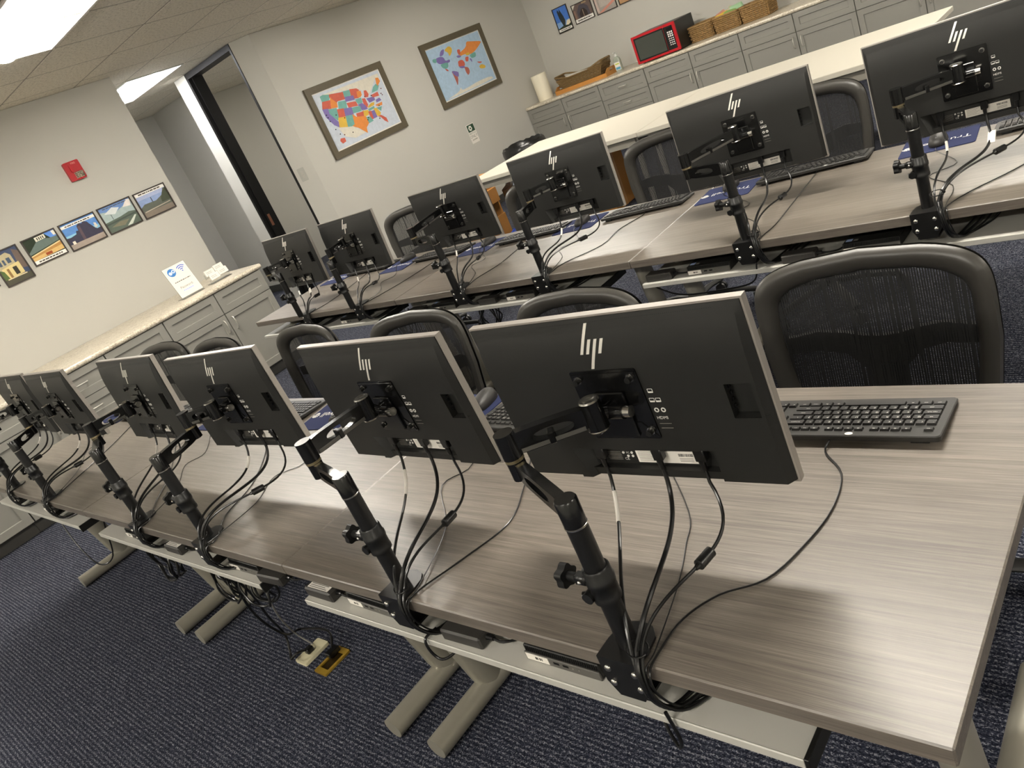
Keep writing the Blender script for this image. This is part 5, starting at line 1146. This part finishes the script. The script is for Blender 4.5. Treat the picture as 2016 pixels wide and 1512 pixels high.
# ================================================================ on the walls
US_MAP = [('c',[(.103,.952),(.976,.945),(.975,.861),(.912,.877),(.835,.78),(.717,.642),(.68,.767),(.511,.868),(.218,.916)]),
('t',[(.094,.933),(.131,.945),(.211,.913),(.207,.88),(.173,.827),(.091,.843)]),
('r',[(.22,.909),(.405,.864),(.383,.751),(.286,.768),(.262,.75),(.221,.827),(.208,.869)]),
('t',[(.409,.874),(.506,.858),(.495,.769),(.398,.785)]),
('r',[(.508,.863),(.596,.835),(.623,.793),(.582,.776),(.567,.73),(.576,.684),(.492,.711),(.493,.764)]),
('o',[(.586,.786),(.638,.774),(.631,.706),(.597,.68),(.566,.701)]),
('r',[(.685,.753),(.716,.744),(.726,.674),(.703,.636),(.658,.651)]),
('r',[(.089,.838),(.206,.817),(.162,.693),(.052,.729)]),
('o',[(.212,.867),(.221,.827),(.26,.745),(.246,.676),(.165,.698),(.191,.795)]),
('t',[(.287,.744),(.386,.72),(.359,.597),(.254,.631)]),
('p',[(.4,.778),(.51,.753),(.507,.681),(.388,.702)]),
('r',[(.391,.671),(.508,.645),(.513,.565),(.391,.594)]),
('t',[(.521,.674),(.6,.661),(.595,.585),(.533,.585),(.522,.626)]),
('r',[(.612,.637),(.652,.624),(.656,.513),(.627,.473),(.604,.539)]),
('p',[(.676,.613),(.781,.6),(.778,.54),(.693,.532)]),
('r',[(.762,.639),(.86,.648),(.86,.581),(.771,.592)]),
('t',[(.782,.672),(.836,.755),(.883,.782),(.918,.742),(.873,.678),(.801,.675)]),
('o',[(.919,.88),(.956,.87),(.964,.806),(.903,.749),(.901,.798)]),
('p',[(.793,.533),(.85,.543),(.864,.493),(.79,.486)]),
('o',[(.758,.452),(.861,.458),(.846,.41),(.783,.415)]),
('y',[(.648,.481),(.708,.513),(.751,.504),(.734,.464),(.649,.456)]),
('t',[(.635,.438),(.725,.444),(.721,.409),(.637,.401)]),
('t',[(.753,.399),(.83,.387),(.797,.322),(.776,.357)]),
('y',[(.707,.403),(.751,.394),(.779,.294),(.749,.253),(.712,.278)]),
('p',[(.656,.379),(.706,.373),(.708,.255),(.649,.254)]),
('r',[(.616,.393),(.658,.384),(.649,.254),(.613,.253)]),
('y',[(.544,.441),(.622,.421),(.601,.345),(.531,.344)]),
('p',[(.526,.57),(.584,.572),(.609,.524),(.623,.45),(.548,.463),(.535,.512)]),
('t',[(.428,.564),(.536,.541),(.53,.46),(.412,.475)]),
('p',[(.317,.6),(.416,.575),(.404,.456),(.288,.483)]),
('r',[(.223,.634),(.31,.609),(.286,.478),(.205,.507)]),
('t',[(.121,.684),(.222,.658),(.196,.499),(.17,.477),(.107,.615)]),
('p',[(.05,.713),(.119,.691),(.107,.615),(.175,.427),(.157,.358),(.101,.429),(.051,.584)]),
('y',[(.194,.494),(.286,.466),(.258,.288),(.161,.356)]),
('t',[(.299,.472),(.399,.446),(.369,.285),(.267,.295)]),
('r',[(.449,.445),(.547,.433),(.526,.346),(.442,.376)]),
('o',[(.399,.446),(.433,.381),(.531,.344),(.565,.302),(.553,.222),(.494,.166),(.48,.08),(.429,.162),(.396,.217),(.33,.275),(.371,.29)]),
('t',[(.56,.317),(.612,.303),(.629,.22),(.561,.212)]),
('r',[(.723,.247),(.771,.248),(.822,.173),(.823,.09),(.785,.141),(.757,.218)]),
('r',[(.1,.165),(.153,.149),(.149,.09),(.101,.079),(.084,.131)]),
('c',[(.132,.353),(.271,.293),(.33,.275),(.466,.087),(.298,.071),(.171,.164)])]
WORLD_MAP = [('o',[(.555,.736),(.692,.786),(.73,.875),(.797,.849),(.975,.786),(.912,.734),(.811,.668),(.722,.645),(.636,.686),(.545,.682)]),
('y',[(.634,.681),(.699,.683),(.704,.634),(.643,.642)]),
('t',[(.702,.629),(.813,.643),(.795,.555),(.712,.56)]),
('p',[(.676,.569),(.705,.545),(.696,.478),(.675,.534)]),
('r',[(.522,.807),(.568,.795),(.551,.726),(.516,.705),(.511,.765)]),
('p',[(.465,.703),(.527,.701),(.547,.658),(.484,.66)]),
('r',[(.608,.621),(.667,.608),(.633,.528),(.589,.547)]),
('r',[(.464,.599),(.534,.599),(.558,.536),(.538,.474),(.442,.503),(.453,.557)]),
('p',[(.442,.503),(.538,.474),(.529,.437),(.462,.46)]),
('b',[(.53,.454),(.591,.416),(.588,.334),(.543,.288),(.524,.35)]),
('y',[(.789,.355),(.844,.373),(.896,.321),(.879,.28),(.8,.302)]),
('y',[(.307,.882),(.401,.93),(.439,.875),(.419,.814),(.356,.754),(.357,.828)]),
('p',[(.125,.798),(.199,.801),(.246,.77),(.252,.699),(.327,.702),(.312,.651),(.204,.674),(.149,.686),(.115,.746)]),
('t',[(.06,.813),(.125,.798),(.101,.728),(.05,.761)]),
('t',[(.155,.672),(.283,.658),(.262,.58),(.219,.564),(.171,.596)]),
('r',[(.198,.573),(.241,.531),(.241,.502),(.212,.521)]),
('p',[(.288,.482),(.393,.419),(.378,.355),(.357,.335),(.31,.373)]),
('b',[(.286,.477),(.31,.373),(.357,.335),(.293,.187),(.297,.285),(.293,.392)]),
('c',[(.101,.034),(.28,.068),(.336,.138),(.331,.068),(.476,.073),(.659,.098),(.926,.088),(.965,.016),(.031,.015)]),
('r',[(.773,.457),(.875,.414),(.817,.403)]),
('p',[(.24,.898),(.309,.915),(.267,.819),(.193,.815)])]
INK = dict(t=P('#6ea39a'), r=P('#c25f4e'), o=P('#d98845'), p=P('#7a6ca6'), y=P('#d2ad48'), c=P('#d8d3c5'), b=P('#ae6658'))
def framed_map(label, y0, y1, z0, z1, data, sea, pins, rough=False):
    t = thing('framed_map', label, 'map', (XL, (y0 + y1) / 2, z0), 0, 'framed wall maps')
    w2 = (y1 - y0) / 2; h_ = z1 - z0; fw = 0.068
    M = onX(0, 0, 0)
    g = G(); o_ = [(-w2, 0), (w2, 0), (w2, h_), (-w2, h_)]; i_ = [(-w2 + fw, fw), (w2 - fw, fw), (w2 - fw, h_ - fw), (-w2 + fw, h_ - fw)]
    g.ring(o_, i_, 0.001, 0.028, M=M); g.build('frame', mat('grey_brown_frame', '#58503f', 0.5, var=(40, 0.15)), t, 0)
    g = G(); g.box((-w2 + fw - 0.002, fw - 0.002, 0.001), (w2 - fw + 0.002, h_ - fw + 0.002, 0.012), M=M); mt = g.build('white_mat', PAPER, t, 0)
    b = 0.012; pw = 2 * (w2 - fw - b); ph = h_ - 2 * fw - 2 * b; Mp = M @ T(-w2 + fw + b, fw + b, 0.0125)
    keys = list(INK); g = G(); g.add([(0, 0, 0), (pw, 0, 0), (pw, ph, 0), (0, ph, 0)], [(0, 1, 2, 3)], 0, Mp)
    for n_, (k, poly) in enumerate(data):
        cu_, cv_ = sum(p[0] for p in poly) / len(poly), sum(p[1] for p in poly) / len(poly); gr = 1.12 if k != 'c' else 1.0
        poly = [(cu_ + (u_ - cu_) * gr, cv_ + (v_ - cv_) * gr) for u_, v_ in poly]
        if rough: poly = [q_ for i_ in range(len(poly)) for q_ in ((poly[i_][0] * 0.78 + poly[i_ - 1][0] * 0.22, poly[i_][1] * 0.78 + poly[i_ - 1][1] * 0.22), (poly[i_][0] * 0.78 + poly[(i_ + 1) % len(poly)][0] * 0.22, poly[i_][1] * 0.78 + poly[(i_ + 1) % len(poly)][1] * 0.22))]
        pts = [(min(max(u_, 0.0), 1.0) * pw, min(max(v_, 0.0), 1.0) * ph, 0.0004 + 0.00003 * n_) for u_, v_ in poly]
        g.add(pts, [tuple(range(len(pts)))], 1 + keys.index(k), Mp)
    g.build('map_print', [sea] + [INK[k] for k in keys], mt, 0)
    g = G()
    for u_, v_, mi in pins: g.ball((u_ * pw, v_ * ph, 0.005), 0.0065, mi, 8, 6, M=Mp)
    if pins: g.build('map_pin', [P('#6b1f24'), P('#23262e'), P('#e6e2da')], mt)
framed_map('framed map of the United States with coloured states and pins', 4.725, 5.89, 1.368, 2.133, US_MAP, P('#c3cbd6'), [(0.93, 0.68, 0), (0.90, 0.60, 0), (0.91, 0.57, 0), (0.06, 0.62, 1), (0.065, 0.57, 1), (0.07, 0.5, 1), (0.18, 0.56, 1), (0.09, 0.34, 1), (0.12, 0.24, 1), (0.17, 0.2, 0), (0.29, 0.18, 1), (0.58, 0.30, 1), (0.56, 0.27, 1), (0.73, 0.21, 1), (0.80, 0.42, 1), (0.5, 0.65, 2), (0.56, 0.45, 2), (0.66, 0.66, 0), (0.75, 0.63, 1), (0.27, 0.46, 0)])
framed_map('framed world map with pale blue oceans, right of the United States map', 6.56, 7.755, 1.352, 2.13, WORLD_MAP, P('#a9c2d8'), [], True)
def photo(label, wall_, a0, a1, z0, z1, polys, caption=None, bar=0.010, group='photo prints'):
    """flat photo print in a thin dark frame.  polys: list of (colour, [(u, v)...]) in 0..1"""
    w_ = a1 - a0; h_ = z1 - z0
    if wall_ == 'L': t = thing('framed_photo', label, 'photo', (XL, (a0 + a1) / 2, z0), 0, group); M = onX(0, 0, 0)
    else: t = thing('framed_photo', label, 'photo', ((a0 + a1) / 2, YB, z0), 0, group); M = onY(0, 0, 0)
    hw = w_ / 2
    g = G(); g.ring([(-hw, 0), (hw, 0), (hw, h_), (-hw, h_)], [(-hw + bar, bar), (hw - bar, bar), (hw - bar, h_ - bar), (-hw + bar, h_ - bar)], 0.0008, 0.014, M=M); g.build('frame', mat('dark_photo_frame', '#332a26', 0.5), t, 0)
    cols = []; g = G(); pw = w_ - 2 * bar; ph = h_ - 2 * bar; Mp = M @ T(-hw + bar, bar, 0.006)
    for n_, (c_, poly) in enumerate(polys):
        if c_ not in cols: cols.append(c_)
        g.add([(u_ * pw, v_ * ph, 0.0003 * n_) for u_, v_ in poly], [tuple(range(len(poly)))], cols.index(c_), Mp)
    if caption:
        v_, h2, seed, on = caption
        cols += ['#efece6', '#55504a']
        z_ = 0.0003 * len(polys) + 0.0003
        if on: g.add([(0.0, v_ * ph, z_), (pw, v_ * ph, z_), (pw, (v_ + h2) * ph, z_), (0, (v_ + h2) * ph, z_)], [(0, 1, 2, 3)], len(cols) - 2, Mp)
        dashes(g, pw * 0.12, pw * 0.88, (v_ + h2 * 0.3) * ph, h2 * 0.38 * ph, len(cols) - 1, Mp @ T(0, 0, z_ + 0.0003), seed)
    g.build('photo_print', [P(c_) for c_ in cols], t, 0)
full = [(0, 0), (1, 0), (1, 1), (0, 1)]
def rc(a, b, c_, d_): return [(a, b), (c_, b), (c_, d_), (a, d_)]
photo('framed landscape photo with a chimney and dark trees, rightmost beside the hallway corner', 'L', 2.525, 2.842, 1.604, 1.842, [('#8fa3cc', full), ('#a9b4d4', rc(0, 0.72, 1, 0.9)), ('#5d6259', [(0, 0.42), (0.16, 0.52), (0.55, 0.50), (0.8, 0.62), (0.92, 0.85), (1, 0.85), (1, 0), (0, 0)]), ('#454b3c', [(0.72, 0.5), (0.85, 0.72), (1, 0.86), (1, 0.35), (0.7, 0.35)]), ('#7e7468', rc(0, 0, 1, 0.2)), ('#b2a796', [(0.05, 0.24), (0.95, 0.30), (0.95, 0.27), (0.05, 0.20)]), ('#4d5560', rc(0.42, 0.48, 0.45, 0.70))], (0.87, 0.13, 2, True))
photo('framed photo of a mountain view with a cloudy sky, second from the hallway corner', 'L', 2.177, 2.494, 1.608, 1.846, [('#a9b9b8', full), ('#6f8fc4', [(0, 0.86), (0.5, 0.7), (0.9, 0.86), (1, 1), (0, 1)]), ('#e4dcd6', [(0.7, 0.75), (0.95, 0.70), (1, 0.95), (0.9, 0.98)]), ('#d7dcdc', [(0.1, 0.75), (0.4, 0.62), (0.6, 0.8), (0.4, 0.9)]), ('#5b675c', [(0, 0.42), (0.5, 0.46), (0.8, 0.52), (1, 0.46), (1, 0), (0, 0)]), ('#7d7a66', [(0.1, 0.2), (0.4, 0.3), (0.7, 0.26), (0.5, 0.1)]), ('#46514a', [(0, 0.36), (1, 0.42), (1, 0.36), (0, 0.30)]), ('#c9d0c4', [(0.55, 0.03), (0.72, 0.03), (0.95, 0.30), (0.90, 0.32)]), ('#41464a', rc(0.265, 0.45, 0.28, 0.66))], (0.90, 0.07, 5, False))
photo('framed photo of a dark stone building under blue sky, third from the hallway corner', 'L', 1.826, 2.147, 1.609, 1.845, [('#5f8fd0', full), ('#8fc3dc', rc(0, 0.35, 1, 0.55)), ('#3c3a4c', [(0, 0.18), (0, 0.48), (0.12, 0.46), (0.3, 0.5), (0.34, 0.62), (0.40, 0.60), (0.42, 0.78), (0.5, 0.85), (0.58, 0.80), (0.64, 0.86), (0.74, 0.78), (0.76, 0.7), (0.86, 0.45), (0.9, 0.4), (1, 0.42), (1, 0.2)]), ('#5a4b52', [(0.4, 0.2), (0.43, 0.75), (0.5, 0.74), (0.48, 0.2)]), ('#a2958a', rc(0, 0, 1, 0.20)), ('#e6ddce', rc(0.09, 0.18, 0.17, 0.30)), ('#d5cfc5', [(0.86, 0.45), (0.94, 0.47), (0.94, 0.62), (0.88, 0.66)])], (0.84, 0.11, 8, True))
photo('framed photo of a grey roofed building with a balustrade, fourth from the hallway corner', 'L', 1.509, 1.794, 1.622, 1.846, [('#23301f', full), ('#5f8fdc', [(0.68, 1), (1, 1), (1, 0.72), (0.8, 0.76)]), ('#eceae0', [(0.9, 0.98), (1, 0.98), (1, 0.78), (0.92, 0.8)]), ('#66756f', [(0, 0.48), (0.36, 0.80), (0.62, 0.82), (0.75, 0.76), (1, 0.74), (1, 0.56), (0, 0.40)]), ('#e4e0d0', [(0.36, 0.80), (0.36, 0.97), (0.68, 0.98), (0.68, 0.82)]), ('#3a3b34', rc(0.42, 0.83, 0.45, 0.94)), ('#3a3b34', rc(0.48, 0.83, 0.51, 0.94)), ('#3a3b34', rc(0.54, 0.83, 0.57, 0.94)), ('#3a3b34', rc(0.60, 0.83, 0.63, 0.94)), ('#e3cf9a', [(0, 0.36), (1, 0.53), (1, 0.48), (0, 0.32)]), ('#b98a4c', [(0, 0.32), (1, 0.48), (1, 0.36), (0, 0.26)]), ('#d9b473', [(0, 0.26), (1, 0.36), (1, 0.18), (0, 0.14)]), ('#9c4a23', rc(0.42, 0.18, 0.62, 0.29))], (0.0, 0.14, 11, True))
photo('framed photo of a cream house front with porch, fifth from the hallway corner', 'L', 1.245, 1.470, 1.562, 1.846, [('#3b4763', full), ('#b9ad8c', [(0, 0.42), (0, 0.85), (0.55, 0.92), (0.68, 0.82), (0.68, 0.42)]), ('#6b5c54', [(0.72, 0.35), (0.80, 0.95), (1, 0.85), (1, 0.3)]), ('#47566a', rc(0.12, 0.58, 0.22, 0.75)), ('#47566a', rc(0.44, 0.60, 0.58, 0.76)), ('#47566a', rc(0.28, 0.58, 0.36, 0.74)), ('#d8c68c', [(0.1, 0.15), (0.1, 0.50), (0.8, 0.56), (0.8, 0.2)]), ('#2c2a22', rc(0.48, 0.22, 0.64, 0.46)), ('#8d6d42', rc(0.25, 0.18, 0.34, 0.46)), ('#56693a', [(0, 0.1), (0, 0.5), (0.14, 0.42), (0.2, 0.15)]), ('#4c4a3c', rc(0, 0, 1, 0.17)), ('#d9c9a2', rc(0.1, 0.15, 0.85, 0.18))])
photo('framed bluish photo cut by the left photo edge, sixth from the hallway corner', 'L', 0.93, 1.205, 1.60, 1.842, [('#3f5fa6', full), ('#41493c', rc(0, 0, 1, 0.3)), ('#2c3c6a', rc(0.7, 0.1, 1, 0.5))])
photo('framed photo of a dark winged sculpture against blue sky on the back wall', 'B', -6.466, -6.220, 1.602, 1.925, [('#4a78c8', full), ('#86a9d6', rc(0, 0.15, 1, 0.42)), ('#e6d9bc', [(0.55, 0.15), (0.75, 0.38), (1, 0.42), (1, 0.15)]), ('#2d3437', [(0.42, 0.22), (0.28, 0.58), (0.26, 0.85), (0.33, 0.95), (0.40, 0.80), (0.45, 0.95), (0.55, 0.75), (0.62, 0.6), (0.66, 0.4), (0.56, 0.22)]), ('#333a2c', [(0, 0), (0, 0.17), (0.45, 0.24), (0.8, 0.2), (1, 0.26), (1, 0)])], (0.03, 0.10, 3, True))
photo('framed photo of a stone arched doorway, second on the back wall', 'B', -6.160, -5.846, 1.627, 1.868, [('#6c5c56', full), ('#d8d2c4', [(0, 0.75), (0.18, 1), (0, 1)]), ('#4e4a52', [(0.2, 0.22), (0.2, 0.6), (0.38, 0.88), (0.62, 0.92), (0.82, 0.7), (0.86, 0.22)]), ('#3a302e', [(0.3, 0.22), (0.3, 0.45), (0.45, 0.66), (0.6, 0.66), (0.72, 0.45), (0.72, 0.22)]), ('#8d7a6a', rc(0.49, 0.22, 0.53, 0.62)), ('#8a6f62', rc(0.02, 0.2, 0.12, 0.7)), ('#a38d70', rc(0.55, 0.9, 0.8, 1.0))], (0.0, 0.20, 7, True))
photo('framed photo of a pale path with a pink border, third on the back wall', 'B', -5.806, -5.488, 1.623, 1.862, [('#a39c94', full), ('#b6aea6', rc(0.2, 0.3, 1, 1)), ('#c98a7a', [(0.05, 0.02), (0.30, 0.02), (1, 0.35), (1, 0.5), (0.2, 0.1)]), ('#c7b3aa', [(0, 0.1), (0.12, 0.06), (0.1, 1), (0, 1)]), ('#7c7672', rc(0.2, 0.72, 0.5, 0.92))])
photo('framed tan photo at the top edge of the photo above the microwave', 'B', -5.455, -5.14, 1.628, 1.866, [('#b58f66', full), ('#8d6c4a', rc(0, 0.5, 1, 0.8))])
# fire alarm strobe
t = thing('fire_alarm', 'red wall fire alarm with clear strobe above the photos', 'fire alarm', (XL, 2.195, 2.112), 0)
g = G(); g.prism(rrect(0.135, 0.157, 0.010, 4, 0, 0.0785), 0.0, 0.030, M=onX(0, 0, 0)); b_ = g.build('housing', RED, t, 30)
g = G(); g.prism(rrect(0.085, 0.075, 0.006, 3, 0.012, 0.105), 0.030, 0.038, M=onX(0, 0, 0)); g.build('raised_panel', RED, t, 30)
g = G(); put_text(g, 'FIRE', onX(0.0385, 0.012, 0.136) @ Matrix.Scale(0.022, 4)); g.build('lettering', P('#e39a92'), t, 0)
g = G(); q = random.Random(9)
for a in range(4):
    for b in range(4):
        y_, z_ = -0.018 + 0.0195 * a, 0.010 + 0.0135 * b; pk_ = 0.048 + 0.014 * q.random(); g.add([(0.030, y_, z_), (0.030, y_ + 0.0195, z_), (0.030, y_ + 0.0195, z_ + 0.0135), (0.030, y_, z_ + 0.0135), (pk_, y_ + 0.0195 * q.uniform(0.2, 0.8), z_ + 0.0135 * q.uniform(0.2, 0.8))], [(0, 1, 4), (1, 2, 4), (2, 3, 4), (3, 0, 4)])
g.build('strobe_lens', mat('faceted_clear_lens', '#cfcabd', 0.08, 0.6), t, 0)
# recycle sign
t = thing('recycle_sign', 'small green and white recycling notice below the world map', 'sign', (XL, 6.878, 0.832), 0)
g = G(); g.box((-0.073, 0, 0.0), (0.073, 0.240, 0.003), M=onX(0, 0, 0)); b_ = g.build('sign_plate', PAPER, t, 0)
g = G(); Mi = onX(0.0034, 0, 0); g.add([(-0.066, 0.145, 0), (0.066, 0.145, 0), (0.066, 0.233, 0), (-0.066, 0.233, 0)], [(0, 1, 2, 3)], 0, Mi)
for k in range(3):
    a = PI / 2 + 2 * PI * k / 3; b = a + 2 * PI / 3 * 0.82; c1 = (-0.012 + 0.030 * math.cos(a), 0.188 + 0.030 * math.sin(a)); c2 = (-0.012 + 0.030 * math.cos(b), 0.188 + 0.030 * math.sin(b)); dx, dz = c2[0] - c1[0], c2[1] - c1[1]; l_ = math.hypot(dx, dz); nx, nz = -dz / l_ * 0.009, dx / l_ * 0.009
    g.add([(c1[0] - nx, c1[1] - nz, 0.0004), (c2[0] - nx, c2[1] - nz, 0.0004), (c2[0] + nx, c2[1] + nz, 0.0004), (c1[0] + nx, c1[1] + nz, 0.0004)], [(0, 1, 2, 3)], 1, Mi)
put_text(g, 'RECYCLE', Mi @ T(0, 0.124, 0) @ Matrix.Scale(0.030, 4), 2); put_text(g, 'ONLY', Mi @ T(0, 0.082, 0) @ Matrix.Scale(0.052, 4), 3); dashes(g, -0.05, 0.05, 0.035, 0.016, 4, Mi, 4)
g.build('sign_print', [P('#2f4a38'), P('#eceade'), P('#6f806f'), P('#7d7a70'), P('#a5a093')], b_, 0)
# light switch on the chamfered corner
t = thing('light_switch', 'white light switch plate beside the black door frame', 'light switch', (-6.985, 4.322, 1.31), math.atan2(0.165, 0.145))
g = G(); g.prism(rrect(0.075, 0.14, 0.006, 3, 0, 0.07), 0.001, 0.008, axis='y'); b_ = g.build('switch_plate', SWP, t, 30)
g = G(); g.box((-0.010, -0.016, 0.065), (0.010, -0.008, 0.092), c=0.002); g.box((-0.017, -0.011, 0.03), (0.017, -0.008, 0.11), c=0.001); g.build('rocker', mat('grey_rocker', '#aba89f', 0.4), b_)
